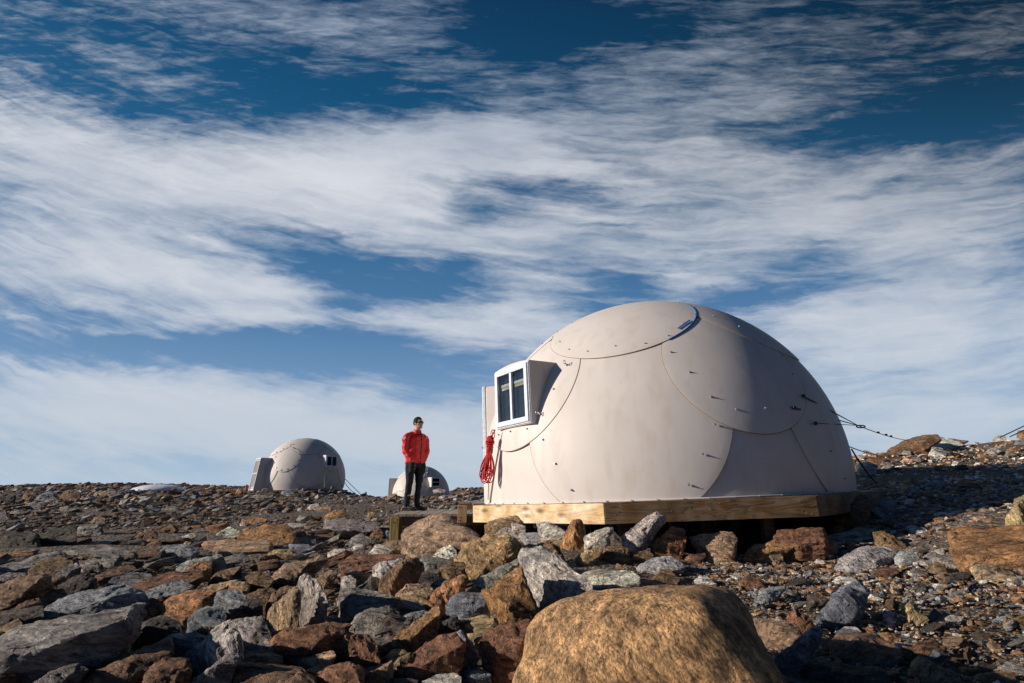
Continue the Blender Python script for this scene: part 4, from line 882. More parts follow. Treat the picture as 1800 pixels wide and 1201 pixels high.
# ------------------------------------------------------------------ rocks, measured one by one
TILES = dict(A=(0,800,2.995), B=(300,880,3.7425), C=(600,880,3.7425), D=(900,880,3.6), E=(1300,860,3.522), F=(1450,720,5.143), G=(0,820,4.0), H=(400,820,3.6))
CLK = 1.5
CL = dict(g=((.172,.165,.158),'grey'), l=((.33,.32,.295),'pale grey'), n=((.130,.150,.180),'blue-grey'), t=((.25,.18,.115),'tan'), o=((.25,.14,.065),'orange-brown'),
          r=((.15,.078,.048),'rust-red'), b=((.145,.092,.055),'brown'), k=((.060,.052,.046),'dark'), y=((.27,.20,.11),'ochre'), w=((.44,.42,.39),'whitish'),  # k is dark stone; for some stones it paints the shadow they lie in
          a=((.31,.205,.105),'golden tan'), q=((.24,.24,.25),'white-veined grey'))
SPEC = """
D a 55 .3 | -20,1400 10,1156 60,1000 100,850 150,740 230,680 420,600 490,560 640,535 780,518 960,520 1180,530 1340,540 1430,590 1490,680 1530,760 1560,860 1640,960 1700,1060 1740,1156 1800,1400 | 700,700,-.28 1080,700,-.33 500,1156,-.42 1150,1156,-.5 1250,700,-.22 600,620,-.12 1130,600,-.16 | huge smooth golden-tan boulder filling the bottom centre foreground
D l 35 .9 | 50,360 75,325 190,310 330,400 450,470 500,545 420,600 250,680 160,720 110,600 70,480 | 70,385,-.2 300,520,-.2 400,590,-.2 | long pale cream boulder behind the left shoulder of the golden boulder
D l 0 | 440,470 540,430 650,435 760,450 800,490 790,520 640,545 500,560 | 560,470,-.1 | pale flat rock lying directly behind the top of the golden boulder
D o 70 | 320,260 340,190 385,130 430,128 462,170 465,280 440,330 380,330 318,285 | 400,150,-.15 385,250,-.35 | orange-brown block standing upright below the front corner of the pine platform
D l 25 | 462,225 590,175 635,175 640,210 560,280 480,305 465,290 | 500,245,-.2 610,200,-.15 | pale grey slab leaning right of the upright orange-brown block
D l 40 | 665,245 690,225 740,180 860,90 910,80 955,110 960,150 930,185 740,305 680,295 | 720,240,-.25 900,130,-.25 | speckled grey rock propped diagonally against the platform skirt
D o 15 | 882,260 960,200 1010,172 1075,180 1100,240 1060,270 905,328 | 1000,215,-.2 895,275,-.2 | orange-red block just right of the speckled diagonal rock
D l -25 | 163,140 230,135 330,190 330,215 270,225 215,225 165,180 | 240,160,-.2 |
D q 0 | 58,215 90,205 170,208 200,235 170,280 100,275 | |
D t 10 | 168,270 250,230 320,222 325,280 230,290 175,300 | |
D b -40 | 205,270 245,262 300,300 350,410 280,400 240,350 | 250,290,-.2 | dark brown wedge resting on the long pale cream boulder
D y 20 | 415,355 450,330 560,290 570,330 490,400 460,415 | 450,350,-.2 |
D b 10 | 518,350 560,300 640,292 730,310 740,380 680,405 540,400 | 640,320,-.2 600,360,-.3 |
D b 0 | 708,365 750,325 850,316 890,345 870,385 760,410 715,400 | 780,345,-.2 |
D q 10 | 800,425 850,385 920,360 1010,360 1080,400 1085,425 1010,450 930,470 860,450 | 940,390,-.2 | domed white-veined rock behind the right half of the golden boulder
D b 15 | 880,500 950,440 990,437 1060,500 1040,525 900,525 | |
D w 0 | 1148,520 1190,475 1230,480 1290,525 1200,540 | |
D r 5 | 1085,365 1120,345 1215,328 1225,355 1190,385 1095,392 | |
D t 0 | 1225,385 1245,325 1300,312 1390,390 1370,405 1260,405 | 1290,340,-.2 | pinkish tan pointed rock in front of the platform's middle
D t 8 | 1130,235 1260,210 1330,195 1390,205 1415,250 1400,310 1360,330 1280,310 1200,280 | 1330,230,-.2 | grey-tan slab half in shade under the platform's long side
D k 0 | 620,235 650,200 690,240 700,290 640,280 | |
D l 5 | 0,150 60,155 85,165 80,195 30,215 0,210 | |
E r 0 | 222,290 250,258 500,243 545,295 520,325 380,345 230,320 | 270,275,-.2 500,262,-.2 | rust-red block lying in front of the platform near its right post
E o 12 | 35,400 90,350 220,322 320,330 320,365 200,390 90,410 | 150,360,-.2 |
E t 10 | 335,420 400,345 450,325 570,315 608,360 590,395 440,440 370,440 | 570,345,-.2 420,410,-.25 | grey-tan block with flat top right of the orange-brown slab by the platform
E q 20 | 605,470 660,410 720,370 830,357 920,370 965,410 930,440 840,490 720,505 640,500 | 760,400,-.25 850,440,-.3 | white-veined boulder with a notch on the gravel right of the platform
E q 0 | 962,420 1000,390 1070,385 1110,420 1090,450 1020,480 980,460 | |
E r 5 | 825,515 870,487 960,490 980,520 900,555 850,545 | 900,515,-.2 |
E n 50 .5 | 455,820 520,720 580,650 660,600 720,585 790,620 800,660 750,740 690,800 600,850 500,855 | 640,650,-.3 560,780,-.3 700,700,-.2 | large blue-grey boulder alone on the gravel at lower right
E n 10 | 92,680 130,625 200,605 290,610 250,650 210,690 150,715 | 170,640,-.2 |
E k 0 | 412,700 420,650 480,645 540,690 500,725 430,740 | |
E k 0 | 1080,600 1110,578 1160,600 1150,630 1090,630 | |
E o 0 | 1300,265 1330,245 1560,236 1860,235 1860,520 1600,490 1410,480 1400,430 1340,340 | 1400,385,-.2 1600,410,-.3 1860,420,-.3 | large flat-topped rust slab cut by the right edge of the photo
E t -15 | 1438,490 1460,458 1560,470 1700,520 1750,550 1640,570 1500,545 | |
E k 0 | 1280,550 1330,515 1430,510 1435,530 1380,580 1285,580 | |
E y 70 | 1657,165 1690,110 1700,75 1761,40 1830,60 1850,240 1700,235 1660,190 | 1720,100,-.2 1740,200,-.3 | tall ochre boulder at the right edge above the flat rust slab
E t 0 .6 | 95,815 190,808 340,830 380,900 350,990 180,1000 140,930 | 205,830,-.3 195,980,-.3 | tan block with shaded face touching the golden boulder's right side
E r -50 | 290,800 340,745 420,790 465,850 385,895 340,850 | 360,800,-.2 |
E n 40 | 215,1030 300,1000 380,920 460,870 510,890 480,960 420,1040 400,1100 320,1170 240,1130 | 400,950,-.2 300,1060,-.2 | blue-grey rock climbing out of shade beside the golden boulder's foot
E b -20 | 568,960 620,910 700,893 840,900 980,1000 990,1050 900,1080 760,1085 620,1030 | 700,950,-.2 880,1020,-.3 | broad brown rock with ochre face below the large blue-grey boulder
E y -40 | 1008,720 1040,700 1110,740 1165,800 1110,840 1050,820 | 1060,740,-.2 |
E w 0 | 890,780 925,755 975,775 965,825 915,828 | |
E r 0 | 1055,1000 1090,945 1200,935 1275,980 1240,1050 1100,1070 | 1130,970,-.2 |
E b 0 | 958,1010 1010,975 1080,985 1060,1050 1000,1062 | |
E t -30 | 1062,1075 1110,1035 1200,1090 1350,1150 1380,1220 1200,1220 1100,1140 | 1130,1060,-.1 |
E k 0 | 380,1140 430,1105 560,1110 560,1190 380,1190 | |
E k 0 | 600,1130 720,1100 850,1110 900,1140 950,1230 600,1230 | |
E y 0 | 350,1100 420,1060 520,1040 560,1090 500,1140 400,1150 | |
E r 10 | 0,560 60,540 120,560 150,600 60,612 0,605 | |
E t 0 | 180,560 210,535 275,570 250,600 190,590 | |
E t 0 | 162,430 200,395 250,390 270,430 220,450 | |
E o 0 | 605,185 640,170 740,158 800,165 870,200 820,230 660,228 | 680,185,-.15 | orange slab under the pale stones at the platform's right corner
E y -20 .3 | 545,115 600,78 640,95 690,140 700,165 590,172 550,150 | 600,105,-.1 | ochre block leaning on the platform's right corner
E k 0 | 690,90 730,40 780,40 800,80 760,110 | |
E l -20 | 810,130 850,112 960,160 985,195 900,190 | |
E l 8 | 560,290 640,265 740,235 830,245 848,270 760,295 620,310 | 700,265,-.15 |
E l 8 | 590,320 700,298 820,290 830,310 700,335 620,340 | |
E b -35 | 830,270 900,258 1000,320 1060,370 1030,388 960,350 870,340 | |
E w -10 | 1030,240 1080,225 1150,245 1170,280 1100,285 | |
E b 0 | 648,345 665,320 720,350 730,375 690,390 | |
E o 0 | 587,240 620,222 665,240 665,268 590,272 | |
E g -20 | 1155,410 1200,395 1300,430 1400,480 1370,495 1250,470 | |
E y 0 | 1180,500 1210,450 1270,465 1290,520 1220,535 | |
E w 0 | 580,570 620,542 700,545 735,575 680,592 600,590 | |
E l 0 | 620,880 660,850 720,855 750,885 680,895 | |
E o 0 | 870,900 920,890 1000,930 985,960 930,950 | |
E g 0 | 1310,640 1370,625 1430,650 1380,670 1320,660 | |
E k 0 | 1440,900 1480,870 1560,910 1550,945 1470,940 | |
E l 0 | 1250,800 1310,780 1390,790 1370,815 1290,820 | |
C t 15 .5 | 405,230 430,190 520,140 600,118 680,115 720,150 880,230 895,262 790,310 700,340 560,370 420,375 408,300 | 640,170,-.25 500,250,-.3 700,200,-.2 520,350,-.3 | big tan-brown boulder below the boardwalk between its two posts
C r 0 | 740,140 780,118 900,128 945,160 930,190 880,250 820,200 760,165 | 800,155,-.2 890,150,-.2 | rusty rock wedged under the tan post and platform end
C t 10 | 950,165 975,140 1080,110 1150,105 1175,150 1100,175 1010,205 955,200 | 1050,140,-.2 | tan rock touching the underside of the pale platform skirt
C l 15 | 985,235 1050,190 1120,170 1205,165 1200,200 1130,235 | |
C a 32 .6 | 745,390 810,300 940,240 1010,222 1100,235 1165,310 1130,360 1000,440 860,525 815,490 810,410 | 1090,290,-.25 830,430,-.3 960,400,-.3 900,290,-.1 | thick golden slab tilted up to the right below the pale platform skirt
C g 32 | 868,525 960,475 1165,390 1175,440 1010,550 930,608 885,590 | 950,520,-.15 1160,420,-.1 | grey slab leaning parallel beneath the thick golden slab
C o 35 | 935,600 1050,510 1180,440 1200,560 1270,700 1280,760 1150,815 1090,790 1020,680 | 985,615,-.15 1190,520,-.15 1100,700,-.3 | orange layered block with dark face left of the pale cream boulder
C n 5 | 700,700 720,650 780,622 950,612 975,650 970,715 850,760 740,750 | 755,645,-.2 960,640,-.2 800,700,-.3 | dark blue-grey block in the middle of the rubble below the golden slab
C y 0 | 762,800 780,790 940,753 1010,775 1038,850 960,870 850,885 780,860 | 800,800,-.2 990,790,-.2 | ochre-brown squarish block under the dark blue-grey block
C y 0 | 830,880 965,868 950,915 850,920 | |
C r 15 | 905,930 960,880 1080,830 1230,808 1245,850 1200,1000 1150,1150 1060,1185 1010,1180 985,1030 | 1000,1010,-.2 1190,920,-.2 | dark rust block touching the golden boulder's left flank
C r 25 | 425,1080 470,1020 560,940 660,900 740,890 810,950 800,1020 700,1110 540,1185 430,1160 | 545,1085,-.3 785,960,-.15 500,1130,-.3 | red-brown block with flat lit top at bottom centre-left
C o 38 | 340,910 450,820 560,740 630,702 655,740 640,790 560,880 450,1000 390,1005 345,960 | 460,905,-.3 640,755,-.15 | long orange-brown slab sloping up right beside the dark blue-grey block
C b 45 | 500,975 540,890 600,825 640,850 600,900 | |
C q 60 | 750,880 790,868 860,935 890,1020 880,1070 790,1110 800,960 | 820,930,-.2 |
C g 5 | 30,890 100,760 180,715 310,712 450,780 440,830 330,890 200,920 60,880 | 150,730,-.2 90,850,-.2 300,760,-.25 | broad smooth grey slab with shaded front left of the long orange-brown slab
C t 30 | 175,1180 230,1120 330,1055 345,1110 270,1170 210,1200 | 300,1090,-.15 |
C y 10 | 345,1080 380,1040 460,1010 480,1030 430,1100 430,1160 370,1130 | |
C y 0 | 295,1030 330,985 400,980 440,1010 370,1045 310,1060 | |
C b 55 | 250,590 265,520 330,450 430,385 500,385 535,430 480,500 430,550 360,620 280,620 | 400,430,-.25 330,560,-.3 | dark brown rock with steep grain left of centre in front of the tan boulder
C o 40 | 600,700 590,620 680,540 780,495 830,510 810,570 700,660 640,720 585,715 | 640,620,-.2 790,540,-.15 | ochre rock directly above the long orange-brown slab
C y 10 | 410,620 500,580 600,570 620,630 580,680 500,660 | |
C t 20 | 360,620 430,555 500,545 540,570 450,600 400,650 | |
C b 5 | 658,450 720,402 800,410 812,450 780,490 700,515 | |
C g 0 | 480,380 560,365 700,390 740,410 640,480 560,500 520,440 | |
C w 20 | 608,365 650,320 720,295 755,335 755,365 690,385 630,380 | 690,330,-.2 | whitish stone leaning on the lower right of the big tan-brown boulder
C g -5 | 0,600 60,570 200,590 370,640 350,690 200,720 90,755 0,720 | 100,610,-.1 | wide flat grey slab left of the small rubble under the dark brown rock
C g 0 | 345,700 370,655 480,660 545,695 520,725 380,725 | |
C k 50 | 155,580 200,500 250,515 262,560 230,605 | |
C l 10 | 0,510 60,495 95,520 90,570 0,580 | |
C l 40 | 210,440 260,410 390,388 400,400 330,450 260,515 215,490 | |
C r 5 | 0,410 100,360 250,345 415,355 400,385 280,400 230,440 100,465 0,420 | 150,390,-.1 | flat rust-red slab left of the big tan-brown boulder
C o 0 | 30,480 100,468 195,485 200,515 100,505 | |
C g 20 | 50,280 70,240 130,220 195,250 190,285 120,305 60,300 | |
C t 0 | 270,290 300,265 410,265 405,320 340,328 280,315 | | tan rock at the foot of the green-brown walkway post
C l 20 | 183,345 230,292 290,300 330,330 310,352 | |
C r 0 | 190,230 215,190 255,188 272,215 265,250 200,250 | |
C n 0 | 275,215 300,195 330,205 335,240 290,250 | |
C w 0 | 70,310 100,285 140,290 145,318 90,325 | |
C l 60 | 335,260 350,180 365,165 362,268 | |
C l 5 | 530,1200 600,1160 740,1140 780,1170 775,1230 530,1230 | 620,1175,-.1 |
C k 0 | 320,1172 500,1185 500,1240 320,1240 | |
C k 0 | 480,480 560,475 640,500 600,560 500,540 | |
C k 0 | 660,800 760,770 780,870 700,880 640,860 | |
C n 20 | 400,770 470,735 560,728 570,750 500,790 440,800 | |
C n 30 | 800,1130 870,1100 930,1110 980,1150 900,1190 820,1180 | |
C n 10 | 590,560 640,510 690,525 680,560 620,575 | |
B o 5 | 450,215 520,185 640,155 750,160 800,190 800,270 700,290 560,245 460,245 | 570,225,-.15 640,180,-.15 720,220,-.25 | brown boulder with an orange left end on the mid-ground rubble
B t 0 | 220,290 250,265 420,250 600,260 645,280 630,330 450,345 300,348 235,325 | 350,285,-.15 620,290,-.1 345,335,-.1 | long flat tan slab just below the brown boulder with the orange end
B l 0 | 280,255 340,195 390,175 450,200 455,225 400,252 | |
B o 0 | 470,125 510,108 600,115 630,130 560,148 490,140 | |
B g 5 | 1015,180 1030,135 1120,122 1240,130 1350,140 1360,185 1290,205 1180,215 1100,232 1040,215 | 1120,150,-.1 1200,190,-.2 | wide grey slab among stones left of the green-brown walkway post
B o 10 | 1008,150 1020,100 1080,65 1150,70 1168,110 1100,125 1040,130 | 1060,90,-.2 |
B t 28 | 670,520 690,480 760,425 900,390 985,372 1015,400 930,450 820,510 720,545 675,540 | 720,480,-.2 900,415,-.2 | long grey-tan block tilted right behind the twin upright stones
B y 0 | 645,350 680,325 790,322 795,360 720,378 650,372 | |
B l 75 .7 | 825,580 850,520 895,498 960,530 1010,610 1030,680 1010,760 900,790 850,740 855,640 | 870,545,-.2 860,690,-.25 960,640,-.25 | taller grey one of the twin upright stones in the left rubble
B t 75 .7 | 642,750 660,710 730,650 815,577 850,620 855,700 800,800 760,845 690,848 655,800 | 800,640,-.2 780,800,-.2 690,740,-.15 | shorter tan pointed one of the twin upright stones in the left rubble
B l 50 .6 | 103,1020 200,960 280,880 370,850 440,870 470,930 440,1020 300,1080 170,1165 130,1100 | 425,885,-.15 190,1130,-.2 | tilted smooth pale slab at bottom left below the speckled pale slab
B g 30 | 145,1190 200,1140 300,1060 400,1012 445,1030 420,1080 330,1150 200,1240 150,1240 | 300,1085,-.15 | slim grey stone lying along the foot of the tilted smooth pale slab
B l 20 | 390,810 450,780 600,770 650,860 690,990 600,1005 480,990 430,870 | 560,860,-.1 | speckled pale slab left of the rust-brown block under the twin stones
B l 30 | 225,920 240,870 300,830 390,790 400,810 330,880 260,910 | |
B r 12 | 655,890 760,850 900,830 1050,800 1160,830 1150,880 1000,960 850,1060 760,1020 680,960 | 840,960,-.2 800,870,-.2 1000,900,-.2 | large rust-brown block under the twin upright stones
B o 15 | 0,650 80,610 230,590 285,610 270,680 200,750 80,790 -40,760 -60,700 | 60,680,-.2 200,660,-.2 | flat-topped orange-brown block in the left foreground rubble
B n 10 | 118,790 160,735 240,702 330,710 362,760 350,810 240,840 140,850 | 200,740,-.2 |
B n 15 | 265,650 320,605 420,592 490,630 480,690 400,715 280,700 | 370,630,-.15 |
B y 10 | 235,575 330,540 440,525 510,560 490,605 350,600 | 400,550,-.1 |
B b 0 | 495,500 560,480 650,480 670,530 630,580 540,560 | |
B b 20 | 515,620 580,585 660,578 700,600 640,640 560,650 | |
B b 40 | 630,690 680,610 760,565 820,575 740,640 680,710 | |
B k 0 | 470,690 500,655 590,650 605,690 540,725 480,720 | |
B l 15 | 50,450 100,400 220,370 320,358 330,380 200,420 90,465 | 180,395,-.1 |
B l 60 | 268,420 300,370 345,375 362,420 330,455 280,450 | |
B o 25 | 100,465 150,425 210,405 268,410 260,445 180,470 | |
B b 30 | 250,540 300,490 370,468 390,490 380,530 290,555 | |
B r 10 | 0,510 80,490 200,470 200,500 120,530 0,550 | |
B t 40 | 955,520 1000,480 1050,460 1095,470 1090,500 1010,560 | 1040,490,-.15 |
B t 0 | 470,1040 520,1000 620,990 735,1030 720,1060 560,1070 | |
B t 20 | 840,1070 960,1010 1060,995 1080,1030 1000,1080 880,1105 | 960,1040,-.15 |
B b 15 | 290,1220 400,1110 520,1070 700,1100 850,1110 930,1180 930,1260 280,1260 | 520,1100,-.1 750,1130,-.1 | broad dark brown rock at the bottom edge left of the rust lump
B o 20 | 895,1120 980,1090 1040,1090 1000,1140 940,1180 | |
B r 30 | 960,1260 970,1160 1050,1100 1180,1065 1260,1110 1275,1201 1270,1260 | 1060,1140,-.2 1200,1120,-.2 | glossy rust lump at the bottom edge left of the red-brown block
B r 60 | 1085,1000 1150,860 1300,900 1350,960 1370,1040 1280,1060 1150,1040 | 1170,900,-.2 1200,1010,-.25 | dark rust wedge below the broad smooth grey slab
B k 0 | -60,1060 80,1030 130,1080 120,1150 -60,1160 | |
B r 30 | 130,880 200,835 260,830 260,870 220,910 | |
B l 25 | 35,280 80,240 150,210 165,240 110,270 50,295 | |
B n 0 | 760,320 790,290 900,290 930,320 850,345 | |
B n 5 | 855,275 880,255 950,252 955,285 890,295 | |
B r 0 | 925,240 960,225 1090,225 1080,250 940,260 | |
B l 10 | 1035,345 1080,320 1180,325 1160,350 1080,360 | |
B l 0 | 765,165 800,150 890,152 880,170 800,180 | |
B k 20 | 410,410 440,400 470,430 440,455 415,440 | |
B t 0 | 75,290 95,268 125,275 130,305 90,305 | |
B g 30 | 520,530 560,510 640,460 660,500 650,560 560,570 | |
B k 30 | 990,990 1050,930 1140,920 1150,980 1090,1010 1000,1005 | |
B k 0 | 1375,560 1400,520 1440,500 1470,560 1420,605 1380,590 | |
A g 12 | -60,990 0,960 200,880 450,830 620,800 690,787 735,800 748,860 720,920 660,990 400,1060 200,1120 -60,1200 | 640,870,-.2 300,1000,-.3 -60,1070,-.3 650,980,-.1 | very long grey slab running off the lower left edge
A n 15 | 215,880 240,810 330,760 480,710 640,685 760,730 775,770 650,800 450,840 300,870 | 330,800,-.15 600,740,-.2 | coarse grey gneiss slab lying just above the very long grey slab
A b 18 | -40,700 0,690 100,650 220,617 262,640 265,690 150,750 60,795 -40,790 | 200,665,-.2 30,760,-.2 20,700,-.1 | layered brown block at the left edge above the coarse gneiss slab
A b 10 | 150,615 220,560 320,535 380,560 380,590 280,640 200,640 | 240,580,-.15 |
A g 20 | 285,640 340,595 400,575 428,595 380,640 310,665 | |
A r 15 | 680,700 780,650 900,620 1050,617 1055,650 950,690 800,720 700,720 | 850,660,-.1 | long flat rust slab above the flat-topped orange-brown block
A n 8 | 565,690 600,650 700,620 790,625 798,660 720,690 620,700 | 680,650,-.1 |
A n 15 | 770,720 850,685 960,665 1010,690 980,720 850,750 780,760 | 880,705,-.1 |
A k 12 | 310,690 380,650 450,632 508,650 490,690 400,718 330,720 | |
A b 15 | 480,640 560,600 700,585 720,605 640,640 520,665 | |
A k 0 | -60,430 0,425 60,405 180,415 200,450 195,500 80,505 -60,500 | 60,430,-.2 180,440,-.2 | dark brown block at the left edge beside a dark grey one
A k 10 | 200,430 260,400 380,380 400,400 395,450 300,485 215,490 | 240,440,-.2 | dark grey block right of the dark brown one near the left edge
A g 0 | 395,400 430,370 510,362 540,380 530,420 460,432 400,430 | |
A b 25 | 690,450 740,410 800,395 825,410 820,450 750,480 700,475 | 740,430,-.2 |
A b 0 | 765,475 780,440 840,445 850,485 800,492 | |
A k 10 | 585,465 640,440 720,415 700,450 650,480 | |
A t 0 | 475,355 500,330 530,320 555,340 545,362 490,364 | | small tan stone alone on the dark gravel at left
A n 5 | 845,510 880,480 980,475 1045,510 1000,535 880,545 | |
A g 8 | 340,510 420,480 560,475 690,510 690,535 500,540 380,540 | 500,500,-.1 |
A g 15 | 525,560 560,520 620,510 650,550 600,590 540,590 | |
A g 8 | 120,560 200,520 300,505 350,530 280,560 160,575 | |
A o 5 | -40,525 80,505 175,505 160,530 -40,548 | |
A g 5 | -40,590 60,570 170,566 160,590 60,612 -40,615 | |
A g 5 | -40,650 40,625 130,620 140,645 40,675 -40,680 | |
A k 10 | -60,840 100,815 220,800 225,850 120,880 -60,910 | |
A t 15 | 180,750 240,720 320,705 355,740 300,780 210,790 | 260,745,-.15 |
A b 30 | 45,825 120,780 200,755 215,780 150,810 80,830 | |
A g 25 | 190,1200 280,1140 400,1105 465,1130 430,1160 300,1210 200,1250 | |
A b 18 | 420,1220 560,1110 700,1060 800,1000 880,990 890,1050 760,1150 640,1220 | 700,1080,-.15 | dark brown ridge-shaped rock at bottom left under the long slab's end
A r 10 | 755,1190 790,1110 880,1070 990,1080 1000,1150 900,1240 750,1240 | |
A n 15 | 815,1010 900,950 1020,930 1085,960 1050,1010 920,1040 | |
A b 15 | 720,800 800,760 840,770 850,810 800,850 740,830 | |
A k 10 | 700,980 760,880 850,850 940,880 960,940 850,990 | |
A b 10 | 640,520 760,500 900,500 860,530 720,545 | |
A l 20 | 925,465 960,430 1020,408 1030,430 990,460 950,475 | |
A y 0 | 955,480 975,455 1005,458 1010,485 975,490 | |
A g 10 | 420,560 500,545 560,560 520,590 440,585 | |
G k 0 | 100,160 115,142 150,138 170,150 160,170 110,172 | |
G k 0 | 230,165 250,138 285,132 310,155 300,185 240,180 | |
G b 0 | 155,230 175,185 215,175 250,190 240,225 180,245 | |
G n 10 | 250,235 290,195 350,175 395,190 400,225 330,250 270,248 | | grey boulder in the stone bank at the far left skyline
G b 0 | 420,215 450,180 500,165 560,190 555,230 480,240 | |
G t 0 | 660,205 675,180 740,172 810,178 805,205 740,215 | | flat tan slab on the skyline bank left of the snow mound
G g 0 | 180,300 210,258 260,250 290,275 280,305 | |
G k 10 | -30,240 20,190 80,172 105,200 90,250 0,265 | |
G g 0 | 415,310 430,285 480,280 510,300 490,320 430,322 | |
G g 0 | -20,365 0,325 40,320 62,345 55,372 | |
G l 0 | 62,335 85,312 130,310 140,330 100,342 | |
G k 0 | 680,130 682,113 708,112 712,130 | | dark squared block standing on the distant ridge
G k 0 | 478,131 480,118 498,117 500,131 | |
G g 0 | 310,165 340,140 380,135 400,150 370,170 | |
G g 0 | 315,250 330,228 400,230 410,250 380,262 | |
G b 0 | 620,205 628,180 655,182 658,210 | |
G g 0 | 590,330 610,312 660,318 665,338 | |
G g 0 | 1020,300 1040,272 1075,275 1085,298 | |
G g 0 | 1150,300 1180,285 1240,290 1250,308 1190,315 | |
G l 0 | 555,235 575,218 620,225 615,242 | |
H k 0 | 205,165 220,138 245,132 275,150 275,175 215,175 | | dark rock at the left foot of the mid-distance dome
H n 0 | 340,180 350,155 400,150 420,170 415,188 350,188 | |
H l 0 | 505,262 530,240 570,237 582,255 570,275 520,274 | |
H t 0 | 560,285 590,258 640,256 656,275 640,292 570,292 | |
H o 0 | 90,350 120,325 200,320 245,335 230,352 150,362 | |
H g 0 | 380,378 400,358 480,360 500,372 470,386 390,386 | |
H y 0 | 880,315 890,292 925,290 935,315 900,325 | |
H k 0 | 938,215 950,203 985,204 992,218 | |
H r 0 | 946,240 955,224 985,222 996,238 970,246 | |
H t 15 | 838,400 870,365 930,350 945,375 920,400 860,412 | |
H t 0 | 75,425 90,400 140,385 160,420 140,450 90,440 | |
H w 0 | 75,365 90,350 110,352 115,375 85,378 | |
H g 0 | 140,195 180,180 250,185 255,205 160,208 | |
H l 0 | 1300,150 1340,140 1380,150 1370,165 1310,165 | |
F b 0 | 568,390 600,335 700,300 780,270 870,232 1000,235 1030,280 940,330 900,370 750,385 640,400 | 700,330,-.15 860,300,-.2 | brown boulder where the guy cable meets the hilltop
F w 0 | 912,285 960,260 1060,258 1200,290 1250,320 1180,345 1090,365 990,335 940,310 | 1000,285,-.1 | long white boulder lying on the sunlit hilltop
F w 0 | 950,390 970,345 1050,350 1110,390 1080,425 1000,430 | | smaller white rock under the long white boulder on the hill
F b 0 | 1030,258 1180,262 1290,285 1250,300 1150,280 | |
F o 0 | 1740,235 1745,190 1800,185 1860,200 1860,255 | |
F g 0 | 1710,310 1730,275 1860,262 1860,325 1740,322 | |
F l 0 | 1450,390 1490,350 1560,346 1590,375 1560,400 | |
F l 0 | 280,440 300,408 345,405 360,430 330,450 | |
F r 0 | 370,480 400,435 500,430 540,460 500,492 | |
F w 0 | 300,560 320,490 400,480 470,510 460,570 380,605 310,600 | | cream boulder at the right rim of the large dome in the sun
F l 0 | 690,405 710,372 770,375 782,400 | |
F b 0 | 470,428 500,400 580,395 570,420 | |
F l 0 | 1520,275 1545,238 1620,235 1640,275 1580,290 | |
F l 0 | 1335,320 1350,292 1395,295 1405,322 | |
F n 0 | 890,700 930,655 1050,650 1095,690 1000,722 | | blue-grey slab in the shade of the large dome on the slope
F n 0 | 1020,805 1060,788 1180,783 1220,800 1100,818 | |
F r 0 | 1200,700 1240,665 1350,665 1395,705 1300,725 | |
F n 0 | 480,840 520,810 600,812 640,850 560,870 | |
F k 0 | 1170,535 1200,505 1270,500 1290,525 1220,545 | |
F o 0 | 1650,370 1680,345 1750,342 1772,365 1700,382 | |
F g 0 | 1620,425 1640,385 1700,375 1725,410 1690,432 | |
F n 0 | 1540,740 1580,705 1640,700 1680,725 1620,745 | |
F g 0 | 760,470 790,437 850,432 870,465 810,480 | |
F n 0 | 500,500 520,470 590,472 600,495 | |
F k 0 | 600,560 620,520 670,520 680,555 | |
F l 0 | 1480,530 1510,500 1560,500 1580,530 | |
F k 0 | 1310,435 1330,405 1390,400 1410,430 | |
F b 0 | 560,410 590,385 650,390 660,412 | |
"""
DEFYAW = dict(A=.05, B=.2, C=.25, D=.35, E=.25, F=.4, G=.1, H=.2)
ROCKS = []      # (object, px, py, area, colour word)
KNOWN = []      # landmark label, px, py
